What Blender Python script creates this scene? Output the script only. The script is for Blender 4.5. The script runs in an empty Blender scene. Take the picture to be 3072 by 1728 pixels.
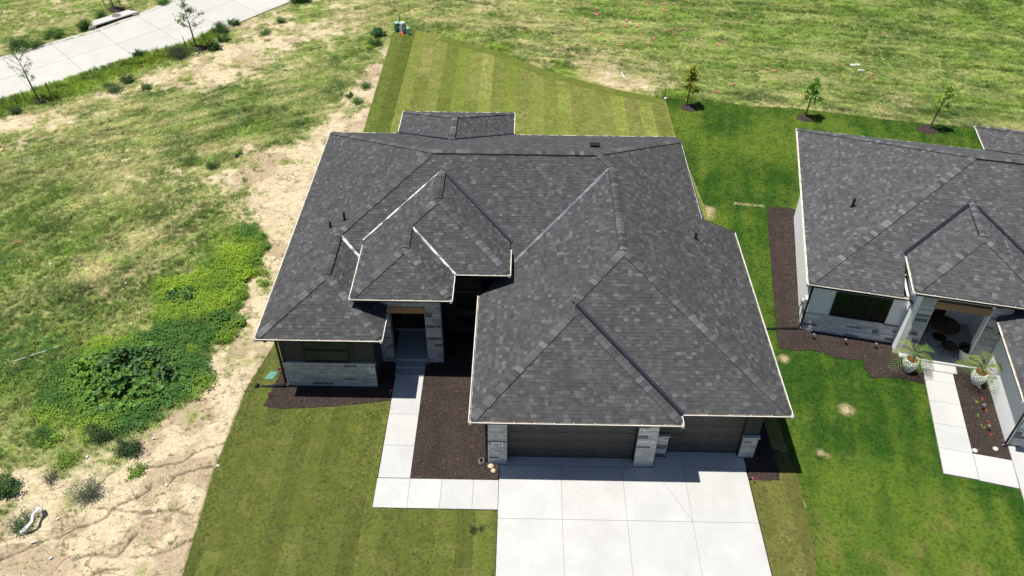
import bpy, math, random
import numpy as np
from mathutils import Vector, Matrix
R=math.radians
random.seed(7); rng=np.random.default_rng(7)
S=bpy.context.scene; COL=S.collection

# ---------------------------------------------------------------- camera, sky, sun, exposure
CAM=np.array([10.154,-19.862,24.982])
cr=Vector((0.999834,0.0173296,0.00561454)); cu=Vector((-0.015568,0.65283233,0.75734245)); cf=Vector((-0.00945905,0.75730419,-0.65299379))
cd=bpy.data.cameras.new('camera'); cam=bpy.data.objects.new('camera',cd); COL.objects.link(cam)
cd.sensor_width=36.0; cd.lens=28.459; cd.clip_start=0.5; cd.clip_end=2000
mw=Matrix((cr,cu,-cf)).transposed().to_4x4(); mw.translation=Vector(CAM); cam.matrix_world=mw
S.camera=cam
W=bpy.data.worlds.new('World'); S.world=W; W.use_nodes=True
wn=W.node_tree.nodes; wl=W.node_tree.links
sky=wn.new('ShaderNodeTexSky'); sky.sky_type='NISHITA'; sky.sun_disc=False
sky.sun_elevation=R(71.9); sky.sun_rotation=R(270); sky.air_density=1.0; sky.dust_density=0.6; sky.ozone_density=4.0
bg=wn['Background']; bg.inputs['Strength'].default_value=0.066
wl.new(sky.outputs[0],bg.inputs[0])
sd=bpy.data.lights.new('sun','SUN'); sd.energy=4.9; sd.angle=R(0.5); sd.color=(1.0,0.965,0.9)
sun=bpy.data.objects.new('sun',sd); COL.objects.link(sun); sun.rotation_euler=(0,R(-18.1),0); sun.location=(0,0,60)
S.view_settings.view_transform='Standard'; S.view_settings.look='None'; S.view_settings.gamma=1; S.view_settings.use_curve_mapping=False
S.view_settings.exposure=0.27
S.render.engine='CYCLES'

# ---------------------------------------------------------------- helpers
def tag(o,label=None,cat=None,group=None,kind=None):
    if label: o['label']=label
    if cat: o['category']=cat
    if group: o['group']=group
    if kind: o['kind']=kind
    return o
def empty(name,loc,rz=0):
    o=bpy.data.objects.new(name,None); COL.objects.link(o); o.location=loc; o.rotation_euler=(0,0,rz); o.empty_display_size=.3; return o
def link(name,me,parent=None,loc=(0,0,0),rz=0,scale=None):
    o=bpy.data.objects.new(name,me); COL.objects.link(o); o.location=loc; o.rotation_euler=(0,0,rz)
    if scale: o.scale=scale
    if parent: o.parent=parent
    return o
def copy_tree(o,parent=None):
    c=o.copy(); COL.objects.link(c)
    if parent: c.parent=parent
    for ch in list(o.children): copy_tree(ch,c)
    return c
class MB:
    def __init__(s): s.v=[];s.f=[];s.c=[];s.m=[]
    def face(s,pts,col=None,m=0):
        i=len(s.v); s.v.extend([tuple(p) for p in pts]); s.f.append(tuple(range(i,i+len(pts)))); s.c.append(col); s.m.append(m); return s
    def add(s,vs,fs,col=None,m=0):
        i=len(s.v); s.v.extend([tuple(p) for p in vs])
        for f in fs: s.f.append(tuple(i+k for k in f)); s.c.append(col); s.m.append(m)
        return s
    def box(s,x0,y0,z0,x1,y1,z1,col=None,m=0):
        return s.add([(x0,y0,z0),(x1,y0,z0),(x1,y1,z0),(x0,y1,z0),(x0,y0,z1),(x1,y0,z1),(x1,y1,z1),(x0,y1,z1)],
          [(0,3,2,1),(4,5,6,7),(0,1,5,4),(1,2,6,5),(2,3,7,6),(3,0,4,7)],col,m)
    def prism(s,poly,z0,z1,col=None,m=0):
        a=sum(poly[i][0]*poly[(i+1)%len(poly)][1]-poly[(i+1)%len(poly)][0]*poly[i][1] for i in range(len(poly)))
        if a<0: poly=poly[::-1]
        n=len(poly); vs=[(p[0],p[1],z0) for p in poly]+[(p[0],p[1],z1) for p in poly]
        return s.add(vs,[tuple(range(n,2*n)),tuple(range(n-1,-1,-1))]+[(i,(i+1)%n,n+(i+1)%n,n+i) for i in range(n)],col,m)
    def tube(s,pts,rad,n=6,col=None,m=0,cap=True):
        pts=[Vector(p) for p in pts]; rad=rad if hasattr(rad,'__len__') else [rad]*len(pts); vs=[]
        for i,p in enumerate(pts):
            d=(pts[min(i+1,len(pts)-1)]-pts[max(i-1,0)]).normalized()
            a=d.orthogonal().normalized(); a=(Vector((1,0,0))-d*d.x).normalized() if abs(d.x)<.9 else (Vector((0,1,0))-d*d.y).normalized(); b=d.cross(a)
            for k in range(n):
                t=2*math.pi*k/n; vs.append(p+(a*math.cos(t)+b*math.sin(t))*rad[i])
        fs=[(i*n+k,i*n+(k+1)%n,(i+1)*n+(k+1)%n,(i+1)*n+k) for i in range(len(pts)-1) for k in range(n)]
        if cap: fs+=[tuple(range(n-1,-1,-1)),tuple(range((len(pts)-1)*n,len(pts)*n))]
        return s.add(vs,fs,col,m)
    def lathe(s,prof,n=20,col=None,m=0,c=(0,0)):
        vs=[(c[0]+r*math.cos(2*math.pi*k/n),c[1]+r*math.sin(2*math.pi*k/n),z) for r,z in prof for k in range(n)]
        return s.add(vs,[(i*n+k,i*n+(k+1)%n,(i+1)*n+(k+1)%n,(i+1)*n+k) for i in range(len(prof)-1) for k in range(n)],col,m)
    def build(s,name,mats,parent=None,smooth=False,loc=(0,0,0),rz=0):
        me=mesh_of(name,s.v,s.f,s.c if any(c is not None for c in s.c) else None,s.m,mats,smooth)
        return link(name,me,parent,loc,rz)
def mesh_of(name,v,f,c=None,m=None,mats=(),smooth=False):
    me=bpy.data.meshes.new(name); me.from_pydata([tuple(x) for x in v],[],f)
    for mt in (mats if isinstance(mats,(list,tuple)) else [mats]): me.materials.append(mt)
    if m is not None and any(m): me.polygons.foreach_set('material_index',m)
    if c is not None:
        at=me.color_attributes.new('Col','FLOAT_COLOR','CORNER')
        arr=[]
        for k,fc in enumerate(f):
            cc=c[k] or (1,1,1); arr.extend((cc[0],cc[1],cc[2],1.0)*len(fc))
        at.data.foreach_set('color',arr)
    if smooth: me.polygons.foreach_set('use_smooth',[True]*len(f))
    me.update(); return me
# numpy value noise
_T=rng.random((256,256)).astype(np.float64)
def vnoise(x,y,s=0):
    x=x+s*17.31; y=y+s*9.73
    xi=np.floor(x).astype(int); yi=np.floor(y).astype(int); fx=x-xi; fy=y-yi
    fx=fx*fx*(3-2*fx); fy=fy*fy*(3-2*fy)
    a=_T[xi&255,yi&255]; b=_T[(xi+1)&255,yi&255]; c=_T[xi&255,(yi+1)&255]; d=_T[(xi+1)&255,(yi+1)&255]
    return (a*(1-fx)+b*fx)*(1-fy)+(c*(1-fx)+d*fx)*fy
def fbm(x,y,sc,o=4,s=0):
    t=0;a=1;n=0
    for k in range(o):
        t=t+a*vnoise(x*sc*2**k,y*sc*2**k,s+k*3); n+=a; a*=.5
    return t/n
def pip(x,y,poly):
    r=np.zeros(np.shape(x),bool); n=len(poly); j=n-1
    for i in range(n):
        xi,yi=poly[i]; xj,yj=poly[j]
        if yi!=yj:
            r^=((yi>y)!=(yj>y))&(x<(xj-xi)*(y-yi)/(yj-yi)+xi)
        j=i
    return r
def segdist(x,y,pl):
    d=np.full(np.shape(x),1e9)
    for (ax,ay),(bx,by) in zip(pl[:-1],pl[1:]):
        l2=(bx-ax)**2+(by-ay)**2+1e-12; t=np.clip(((x-ax)*(bx-ax)+(y-ay)*(by-ay))/l2,0,1)
        d=np.minimum(d,np.hypot(x-ax-t*(bx-ax),y-ay-t*(by-ay)))
    return d
def clip_half(poly,n,d):   # keep n.p>=d
    out=[]
    for i in range(len(poly)):
        a=poly[i]; b=poly[(i+1)%len(poly)]
        da=sum(n[k]*a[k] for k in range(len(n)))-d; db=sum(n[k]*b[k] for k in range(len(n)))-d
        if da>=0: out.append(a)
        if (da>=0)!=(db>=0):
            t=da/(da-db); out.append(tuple(a[k]+(b[k]-a[k])*t for k in range(len(a))))
    return out
def clip_rect(poly,x0,y0,x1,y1):
    for n,d in (((1,0),x0),((-1,0),-x1),((0,1),y0),((0,-1),-y1)):
        poly=clip_half(poly,n,d)
        if len(poly)<3: return []
    return poly

# ---------------------------------------------------------------- materials
def nt(name,rough=.8,spec=.3,metal=0):
    m=bpy.data.materials.new(name); m.use_nodes=True; b=m.node_tree.nodes['Principled BSDF']
    b.inputs['Roughness'].default_value=rough; b.inputs['Specular IOR Level'].default_value=spec; b.inputs['Metallic'].default_value=metal
    return m,m.node_tree.nodes,m.node_tree.links,b
def noise(n,l,scale,detail=4,rough=.55,vec=None,coord='Object'):
    t=n.new('ShaderNodeTexNoise'); t.inputs['Scale'].default_value=scale; t.inputs['Detail'].default_value=detail; t.inputs['Roughness'].default_value=rough
    if vec is None:
        g=n.new('ShaderNodeNewGeometry'); l.new(g.outputs['Position'],t.inputs['Vector'])
    else: l.new(vec,t.inputs['Vector'])
    return t.outputs['Fac']
def ramp(n,l,fac,stops):
    r=n.new('ShaderNodeValToRGB'); e=r.color_ramp.elements
    while len(e)<len(stops): e.new(.5)
    for k,(p,c) in enumerate(stops):
        e[k].position=p; e[k].color=(c[0],c[1],c[2],1) if hasattr(c,'__len__') else (c,c,c,1)
    l.new(fac,r.inputs[0]); return r.outputs[0]
def mixc(n,l,a,b,fac=1.0,mode='MULTIPLY'):
    x=n.new('ShaderNodeMix'); x.data_type='RGBA'; x.blend_type=mode
    for sock,val in ((x.inputs[0],fac),(x.inputs[6],a),(x.inputs[7],b)):
        if isinstance(val,bpy.types.NodeSocket): l.new(val,sock)
        elif hasattr(val,'__len__'): sock.default_value=(val[0],val[1],val[2],1)
        else: sock.default_value=val
    return x.outputs[2]
def bump(n,l,b,h,strength,dist):
    x=n.new('ShaderNodeBump'); x.inputs['Strength'].default_value=strength; x.inputs['Distance'].default_value=dist
    l.new(h,x.inputs['Height']); l.new(x.outputs[0],b.inputs['Normal'])
def attr(n,name,typ='GEOMETRY'):
    a=n.new('ShaderNodeAttribute'); a.attribute_name=name; a.attribute_type=typ; return a.outputs['Color']
def objcol(n): return n.new('ShaderNodeObjectInfo').outputs['Color']
def plain(name,col,rough=.7,spec=.3,metal=0,var=.12,scale=6,bmp=0,bscale=60):
    m,n,l,b=nt(name,rough,spec,metal)
    f=noise(n,l,scale,5); c=mixc(n,l,col,ramp(n,l,f,[(.3,1-var),(.7,1+var)])); l.new(c,b.inputs['Base Color'])
    if bmp: bump(n,l,b,noise(n,l,bscale,3),bmp,.01)
    return m
M={}
# shingles: colour per tab, granule speckle
m,n,l,b=nt('asphalt_shingle',.86,.25); c=mixc(n,l,attr(n,'Col'),ramp(n,l,noise(n,l,160,2),[(.25,.72),(.75,1.28)]))
c=mixc(n,l,c,ramp(n,l,noise(n,l,.55,3),[(.3,.93),(.7,1.07)])); l.new(c,b.inputs['Base Color']); bump(n,l,b,noise(n,l,220,2),.35,.004); M['shingle']=m
M['under']=plain('roof_underlayer',(.022,.022,.025),.9)
M['vent']=plain('black_ridge_vent',(.008,.008,.009),.6)
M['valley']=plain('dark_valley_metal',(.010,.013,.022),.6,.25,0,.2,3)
m,n,l,b=nt('glint_valley_metal',.5,.4); l.new(ramp(n,l,noise(n,l,2.6,3,.6),[(.38,(.10,.11,.12)),(.5,(.42,.43,.44)),(.62,(.80,.80,.79))]),b.inputs['Base Color']); M['glint']=m  # valley flashing with its sun and sky glints painted into the colour
m,n,l,b=nt('faint_glint_valley_metal',.5,.4); l.new(ramp(n,l,noise(n,l,2.0,3,.6),[(.35,(.07,.08,.09)),(.55,(.16,.18,.19)),(.7,(.30,.32,.33))]),b.inputs['Base Color']); M['dull']=m  # garage valley: fainter sky reflection painted into the colour
M['gutterout']=plain('gutter_outer',(.68,.65,.58),.5,.4,0,.22,1.6)
M['gutterin']=plain('gutter_trough',(.60,.55,.47),.55,.4,0,.3,4)
M['hanger']=plain('gutter_hanger',(.55,.53,.49),.4,.5)
M['gutterwarm']=plain('gutter_lip',(.74,.67,.54),.45,.4,0,.08)
M['black']=plain('black_paint',(.012,.012,.013),.45,.4)
M['soffit']=plain('dark_soffit',(.02,.021,.023),.7)
M['siding']=plain('charcoal_siding',(.036,.039,.044),.6,.3,0,.08,3)
M['door']=plain('garage_door_paint',(.062,.060,.058),.5,.3,0,.08,2)
M['white']=plain('white_stucco',(.90,.90,.89),.85,.2,0,.04,4,.2,80)
m,n,l,b=nt('split_stone',.85,.25); c=mixc(n,l,objcol(n),ramp(n,l,noise(n,l,9,6,.7),[(.25,.6),(.5,1.0),(.75,1.3)])); l.new(c,b.inputs['Base Color']); bump(n,l,b,noise(n,l,25,6,.7),.7,.03); M['stone']=m
M['mortar']=plain('mortar',(.50,.50,.49),.9,.1,0,.15,10)
m,n,l,b=nt('glass_dark',.05,.3); b.inputs['Base Color'].default_value=(.012,.018,.012,1); M['glass']=m
m,n,l,b=nt('glass_blind',.12,.2); l.new(ramp(n,l,noise(n,l,1.2,2),[(.3,(.022,.030,.026)),(.7,(.05,.062,.054))]),b.inputs['Base Color']); M['blind']=m
# concrete
def concrete(name,col,var=.07):
    m,n,l,b=nt(name,.85,.2); f=noise(n,l,.8,6,.6); c=mixc(n,l,col,ramp(n,l,f,[(.3,1-var),(.7,1+var)]))
    f2=noise(n,l,5,5,.7); c=mixc(n,l,c,ramp(n,l,f2,[(.28,.90),(.42,1.0),(.8,1.03)]))
    f3=noise(n,l,55,3,.6); c=mixc(n,l,c,ramp(n,l,f3,[(.3,.95),(.7,1.04)]))
    c=mixc(n,l,c,objcol(n)); l.new(c,b.inputs['Base Color']); bump(n,l,b,noise(n,l,90,3),.15,.004); return m
M['conc']=concrete('broom_concrete',(.505,.50,.485))
M['roadconc']=concrete('road_concrete',(.50,.485,.45),.06)
M['porchconc']=concrete('porch_concrete',(.34,.345,.35))
M['joint']=plain('joint_filler',(.22,.215,.21),.9)
# wood
m,n,l,b=nt('cedar_beam',.6,.3); tc=n.new('ShaderNodeTexCoord'); mp=n.new('ShaderNodeMapping'); mp.inputs['Scale'].default_value=(1.2,14,14); l.new(tc.outputs['Object'],mp.inputs[0])
l.new(ramp(n,l,noise(n,l,2.2,6,.6,mp.outputs[0]),[(.25,(.13,.06,.025)),(.5,(.32,.18,.09)),(.75,(.46,.31,.18))]),b.inputs['Base Color']); M['wood']=m
# terrain
m,n,l,b=nt('open_ground',.95,.1); g=attr(n,'gcol'); c=mixc(n,l,g,ramp(n,l,noise(n,l,7,8,.72),[(.28,.62),(.5,1.0),(.72,1.22)]))
c=mixc(n,l,c,ramp(n,l,noise(n,l,38,4,.7),[(.25,.72),(.5,1.0),(.8,1.15)])); # drying cracks, only where the soil is bare (alpha of the ground colour)
at=[x for x in n if x.bl_idname=='ShaderNodeAttribute'][0]
gp=n.new('ShaderNodeNewGeometry'); nz=n.new('ShaderNodeTexNoise'); nz.inputs['Scale'].default_value=1.7; nz.inputs['Detail'].default_value=5; l.new(gp.outputs['Position'],nz.inputs['Vector'])
vm=n.new('ShaderNodeVectorMath'); vm.operation='MULTIPLY_ADD'; l.new(nz.outputs['Color'],vm.inputs[0]); vm.inputs[1].default_value=(1.1,1.1,0); l.new(gp.outputs['Position'],vm.inputs[2])
mpp=n.new('ShaderNodeMapping'); mpp.inputs['Rotation'].default_value=(0,0,R(-44)); mpp.inputs['Scale'].default_value=(.5,1.15,1); l.new(vm.outputs[0],mpp.inputs[0])
def crack(scale,w):
    vo=n.new('ShaderNodeTexVoronoi'); vo.feature='DISTANCE_TO_EDGE'; vo.inputs['Scale'].default_value=scale; l.new(mpp.outputs[0],vo.inputs['Vector'])
    return ramp(n,l,vo.outputs['Distance'],[(0,1),(w,0)])
k=mixc(n,l,crack(1.1,.022),ramp(n,l,noise(n,l,.55,3),[(.45,0),(.62,.9)])); k2=mixc(n,l,crack(3.2,.04),ramp(n,l,noise(n,l,.9,3,.5),[(.48,0),(.62,.85)]))
k=mixc(n,l,k,k2,1.0,'ADD'); k=mixc(n,l,k,at.outputs['Alpha']); c=mixc(n,l,c,(.42,.36,.30),k,'MULTIPLY'); l.new(c,b.inputs['Base Color'])
hh=mixc(n,l,noise(n,l,16,7,.75),k,1.0,'SUBTRACT'); bump(n,l,b,hh,.7,.05); M['ground']=m
# mulch
m,n,l,b=nt('bark_mulch',.95,.1); v=n.new('ShaderNodeTexVoronoi'); v.inputs['Scale'].default_value=26; g=n.new('ShaderNodeNewGeometry'); l.new(g.outputs['Position'],v.inputs['Vector'])
c=ramp(n,l,noise(n,l,32,6,.8),[(.25,(.014,.010,.009)),(.5,(.055,.041,.036)),(.68,(.095,.072,.063)),(.82,(.19,.15,.13))])
c=mixc(n,l,c,ramp(n,l,noise(n,l,1.1,4),[(.3,.8),(.75,1.25)])); l.new(c,b.inputs['Base Color']); bump(n,l,b,noise(n,l,34,6,.8),.9,.04); M['mulch']=m
m,n,l,b=nt('mulch_chip',.95,.1); l.new(attr(n,'tint','INSTANCER'),b.inputs['Base Color']); M['chip']=m
# sod: colour from the strip
m,n,l,b=nt('sod_turf',.95,.1); c=mixc(n,l,objcol(n),ramp(n,l,noise(n,l,36,4,.75),[(.25,.62),(.5,.98),(.75,1.35)]))
c=mixc(n,l,c,ramp(n,l,noise(n,l,1.3,5,.65),[(.3,(.78,.88,.75)),(.5,(1,1,1)),(.7,(1.38,1.18,1.55))])); l.new(c,b.inputs['Base Color']); bump(n,l,b,noise(n,l,30,6,.8),.7,.05); M['sod']=m
m,n,l,b=nt('lawn_turf',.95,.1); c=mixc(n,l,attr(n,'gcol'),ramp(n,l,noise(n,l,34,4,.75),[(.25,.58),(.5,.98),(.75,1.38)])); l.new(c,b.inputs['Base Color']); bump(n,l,b,noise(n,l,28,6,.8),.7,.06); M['lawn']=m
def leafy(name,src,typ='GEOMETRY',tr=.3,upn=0):
    m,n,l,b=nt(name,.6,.25); c=attr(n,src,typ); l.new(c,b.inputs['Base Color'])
    if upn:   # lean the shading normal of thin blades towards the sky, as a turf surface reflects
        g=n.new('ShaderNodeNewGeometry'); v=n.new('ShaderNodeMix'); v.data_type='VECTOR'; v.inputs[0].default_value=upn; l.new(g.outputs['Normal'],v.inputs[4]); v.inputs[5].default_value=(0,0,1)
        nn=n.new('ShaderNodeVectorMath'); nn.operation='NORMALIZE'; l.new(v.outputs[1],nn.inputs[0]); l.new(nn.outputs[0],b.inputs['Normal'])
    t=n.new('ShaderNodeBsdfTranslucent'); l.new(mixc(n,l,c,(1.5,1.5,.7)),t.inputs[0]); mx=n.new('ShaderNodeMixShader'); mx.inputs[0].default_value=tr
    l.new(b.outputs[0],mx.inputs[1]); l.new(t.outputs[0],mx.inputs[2]); l.new(mx.outputs[0],n['Material Output'].inputs[0]); return m
M['blade']=leafy('grass_blade','tint','INSTANCER',.3,.72)
M['leaf']=leafy('leaf','Col','GEOMETRY',.3)
M['bark']=plain('young_bark',(.14,.11,.085),.9)
M['stake']=plain('tree_stake',(.05,.05,.045),.8)
M['red']=plain('red_scrap',(.50,.17,.15),.8,.2,0,.3,5)
M['pinkflag']=plain('pink_flag',(.85,.07,.22),.5); M['yellowflag']=plain('yellow_flag',(.75,.70,.06),.5)
M['plastic']=plain('white_plastic',(.75,.76,.80),.4)
M['scrap']=plain('pale_scrap',(.58,.56,.52),.8,.2,0,.2,15)
M['greenbox']=plain('green_cabinet',(.03,.14,.09),.5); M['greentop']=plain('pale_green_lid',(.28,.55,.42),.5); M['greybox']=plain('grey_cabinet',(.34,.34,.38),.5); M['palegreen']=plain('pale_green_cover',(.32,.55,.43),.5)
M['orange']=plain('orange_conduit',(.85,.16,.05),.5)
M['lidgreen']=plain('green_lid',(.11,.26,.20),.6)
M['pot']=plain('white_planter',(.78,.78,.75),.55,.4,0,.1,8); M['soil']=plain('planter_soil',(.03,.02,.015),.95)
M['meter']=plain('grey_meter',(.45,.46,.46),.5)
M['rock']=plain('tan_rock',(.55,.45,.28),.9,.2,0,.25,12)
M['tablewood']=plain('table_wood',(.09,.055,.035),.6)
M['furn']=plain('dark_wicker',(.035,.026,.02),.7); M['plate']=plain('number_plate',(.82,.82,.81),.5)
M['iron']=plain('cast_iron',(.16,.15,.14),.8)
M['straw']=plain('dry_seam',(.24,.21,.09),.95,.1,0,.3,20)
M['sand']=plain('bare_patch',(.52,.42,.26),.95,.1,0,.25,18,.6,40)
# ---------------------------------------------------------------- roof kit
PAL=[tuple(.062+(q_-.062)*.8 for q_ in (c_[0]*1.01,c_[1]*1.01,c_[2]*.985)) for c_ in [(.053,.052,.056),(.060,.059,.063),(.048,.048,.052),(.066,.064,.067),(.075,.073,.078),(.086,.084,.090),(.112,.110,.118),(.066,.064,.066),(.044,.043,.047)]]
PALW=[5,5,4,4,3,2.4,1.5,1.5,1.2]
def V3(p): return Vector(p)
def plane_frame(P):
    A,B=V3(P[0]),V3(P[1]); u=(B-A).normalized()
    nrm=Vector((0,0,0))
    for i in range(len(P)): nrm+=(V3(P[i])-A).cross(V3(P[(i+1)%len(P)])-A)
    nrm.normalize()
    if nrm.z<0: nrm=-nrm
    v=nrm.cross(u)
    if v.z<0: v=-v
    return A,u,v,nrm
def tabs(P,trim,expo=.143,pal=PAL):
    A,u,v,nrm=plane_frame(P); p2=[((V3(p)-A).dot(u),(V3(p)-A).dot(v)) for p in P]
    vmax=max(q[1] for q in p2)
    def spans(y):
        xs=[]
        for i in range(len(p2)):
            (x0,y0),(x1,y1)=p2[i],p2[(i+1)%len(p2)]
            if (y0<=y)!=(y1<=y): xs.append(x0+(x1-x0)*(y-y0)/(y1-y0))
        xs.sort(); return list(zip(xs[::2],xs[1::2]))
    out=[]; y=trim; lim=lambda a,s:[max(s[0],min(s[1],q)) for q in a]
    while y<vmax-.02:
        s0=spans(y+1e-4); s1=spans(min(y+expo,vmax-1e-3))
        if len(s0)!=len(s1): s1=s0
        for a,b in zip(s0,s1):
            x=a[0]-random.random()*.3-.02; run=0
            if b[0]<x: x=b[0]-random.random()*.3
            end=max(a[1],b[1])
            while x<end:
                w=random.choice((.13,.15,.17,.19,.21,.23)); raised=random.random()<.5
                t=random.uniform(.013,.018) if raised else random.uniform(.002,.004)
                c0,c1=lim((x,x+w-.003),a); d0,d1=lim((x,x+w-.003),b)
                x+=w
                if c1-c0<.01 and d1-d0<.01: continue
                k=random.uniform(.93,1.07); c=random.choices(pal,PALW)[0]; c=tuple(q*k for q in c)
                if raised: c=tuple(q*1.08 for q in c)
                pt=lambda X,Y,H:A+u*X+v*Y+nrm*H
                vs=[pt(c0,y-.006,.004),pt(c1,y-.006,.004),pt(c1,y-.006,t+.004),pt(c0,y-.006,t+.004),pt(d1,y+expo,.005),pt(d0,y+expo,.005)]
                out.append((vs,[(0,1,2,3),(3,2,4,5),(1,4,2),(0,3,5)],c))
        y+=expo
    return out
def caps(A,B,n1,n2,lift=0.,expo=.21,wing=.17,pal=PAL,start=0.):
    A,B=V3(A),V3(B); 
    if A.z>B.z+1e-4: A,B=B,A
    L=(B-A).length; d=(B-A)/L; w=[]
    for nn in (n1,n2):
        q=d.cross(nn).normalized()
        if q.z>0: q=-q
        w.append(q)
    na=(n1+n2).normalized(); out=[]; k=int(L/expo)
    for i in range(k+1):
        s0=start+i*expo; s1=min(s0+expo+.06,L)
        if s1-s0<.05: continue
        c=random.choices(pal,[2,2,2,3,3,4,4.6,2,2.6])[0]; f=random.uniform(.9,1.35); c=tuple(q*f for q in c)
        ww=wing*random.uniform(.93,1.05)
        def ring(s,h): 
            C=A+d*s+na*(h+lift+.012); return [C+w[0]*ww+n1*(h*.6-.004),C,C+w[1]*ww+n2*(h*.6-.004)]
        lo=ring(s0,.032); hi=ring(s1,.019); bt=[p-na*.012 for p in lo]
        out.append((lo+hi+bt,[(0,1,4,3),(1,2,5,4),(6,7,1,0),(7,8,2,1),(0,3,6),(2,8,5)],c))
    return out
def place_pieces(items,name,bulk,parent,mat,frame,nmax=300):
    key=lambda it:(frame@(sum((V3(p) for p in it[0]),Vector())/len(it[0]))-Vector(CAM)).length
    items=sorted(items,key=key)
    for vs,fs,c in items[:nmax]:
        ctr=sum((V3(p) for p in vs),Vector())/len(vs)
        me=mesh_of(name,[V3(p)-ctr for p in vs],fs,[c]*len(fs),None,mat); link(name,me,parent,ctr)
    if len(items)>nmax:
        b=MB()
        for vs,fs,c in items[nmax:]: b.add(vs,fs,c)
        o=b.build(bulk,mat,parent); o['kind']='stuff'
def roof(parent,frame,planes,hips,ridges,valleys,trim=.1,pal=PAL,name='roof'):
    """planes: dict name->3D polygon, first edge = eave"""
    deck=MB(); N={}; pieces=[]; cp=[]
    for k,P in planes.items():
        A,u,v,nrm=plane_frame(P); N[k]=nrm
        nh=Vector((v.x,v.y,0)).normalized(); Q=clip_half([tuple(p) for p in P],(nh.x,nh.y,0),nh.dot(A)+trim*.9) if trim else P
        deck.face(Q); pieces+=tabs(P,trim,pal=pal)
    ro=deck.build(name,M['under'],parent)
    for A,B,a,b in hips:
        low=A if A[2]<B[2] else B; onE=any(abs(low[2]-q_[2])<.02 and (Vector(low)-Vector(q_)).length<.02 for P_ in planes.values() for q_ in P_[:2])
        cp+=caps(A,B,N[a],N[b],pal=pal,start=.24 if onE else 0.)
    for A,B,a,b in ridges:
        cp+=caps(A,B,N[a],N[b],.03,pal=pal)
        A,B=V3(A),V3(B); d=(B-A).normalized(); mb=MB()
        for nn in (N[a],N[b]):
            w=d.cross(nn).normalized(); w=-w if w.z>0 else w
            q=[A+nn*.004+w*.02,A+nn*.004+w*.175,B+nn*.004+w*.175,B+nn*.004+w*.02]
            mb.add(q+[p+nn*.034 for p in q],[(0,1,2,3),(7,6,5,4),(0,4,5,1),(1,5,6,2),(2,6,7,3),(3,7,4,0)])
        mb.build('ridge_vent',M['vent'],ro)
    place_pieces(pieces,'shingle','field_shingles',ro,M['shingle'],frame)
    place_pieces(cp,'ridge_cap','more_ridge_caps',ro,M['shingle'],frame)
    for A,B,a,b,mat,w in valleys:
        A,B=V3(A),V3(B); d=(B-A).normalized(); mb=MB()
        q=[]
        for nn in (N[a],N[b]):
            e=d.cross(nn).normalized(); e=-e if e.z<0 else e
            q.append((e,nn))
        c0,c1=A+Vector((0,0,.034)),B+Vector((0,0,.034))
        for e,nn in q: mb.face([c0,c1,c1+e*w+nn*.002,c0+e*w+nn*.002])
        # raised centre rib of the W-shaped flashing
        e=(q[0][0]-q[1][0]); e=(e-d*e.dot(d)).normalized()*.018
        mb.face([c0-e,c1-e,c1+Vector((0,0,.022)),c0+Vector((0,0,.022))]); mb.face([c0+e,c1+e,c1+Vector((0,0,.022)),c0+Vector((0,0,.022))])
        mb.build('valley_flashing',M[mat],ro)
    return ro
def gutter(parent,A,B,out,zt=.015,outer='black'):
    """open eave trough from A to B, eave line = outer lip, outward direction out"""
    A,B,o=V3(A),V3(B),V3(out).normalized(); up=Vector((0,0,1)); d=(B-A); L=d.length; d/=L
    prof_o=[(0,0),(-.012,-.06),(-.03,-.10),(-.115,-.10),(-.115,0)]
    prof_i=[(-.103,0),(-.103,-.085),(-.042,-.085),(-.032,0)]
    mb=MB()
    P=lambda q,s:A+d*s+o*q[0]+up*(q[1]+zt)
    for i in range(4): mb.face([P(prof_o[i],0),P(prof_o[i+1],0),P(prof_o[i+1],L),P(prof_o[i],L)],None,0)
    for i in range(3): mb.face([P(prof_i[i],0),P(prof_i[i+1],0),P(prof_i[i+1],L),P(prof_i[i],L)],None,1)
    mb.face([P((-.115,0),0),P((-.103,0),0),P((-.103,0),L),P((-.115,0),L)],None,2)
    mb.face([P((0,0),0),P((-.032,0),0),P((-.032,0),L),P((0,0),L)],None,2)
    for s in (0,L): mb.face([P(q,s) for q in prof_o],None,2)
    g=mb.build('gutter',[M[outer],M['gutterin'],M['gutterout']],parent)
    k=max(1,int(L/.72)); rz=math.atan2(d.y,d.x)
    for i in range(k+1):
        s=min(max(.08,(i+.35*math.sin(i*7.1)*.35)*L/k),L-.08); p=A+d*s-o*.055
        link('hanger',HANGER,g,(p.x,p.y,p.z+zt+.006),rz)
    return g
HANGER=mesh_of('hanger',*(lambda b:(b.v,b.f))(MB().box(-.014,-.05,-.012,.014,.05,.002)),None,None,M['hanger'])
STONES=[]
for k in range(4):
    j=[random.uniform(.0,.035) for _ in range(24)]
    STONES.append(mesh_of('stone',*(lambda b:(b.v,b.f))(MB().add([(j[0],0,j[1]),(1-j[2],0,j[3]),(1,1,0),(0,1,0),(j[4],j[5]*4,1-j[6]),(1-j[7],0,1-j[8]),(1,1,1),(0,1,1)],[(0,1,5,4),(1,2,6,5),(3,0,4,7),(4,5,6,7),(0,3,2,1)])),None,None,M['stone']))
SC=[(.46,.465,.465),(.52,.525,.52),(.42,.43,.435),(.56,.56,.55),(.48,.48,.47),(.38,.39,.40)]
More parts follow.
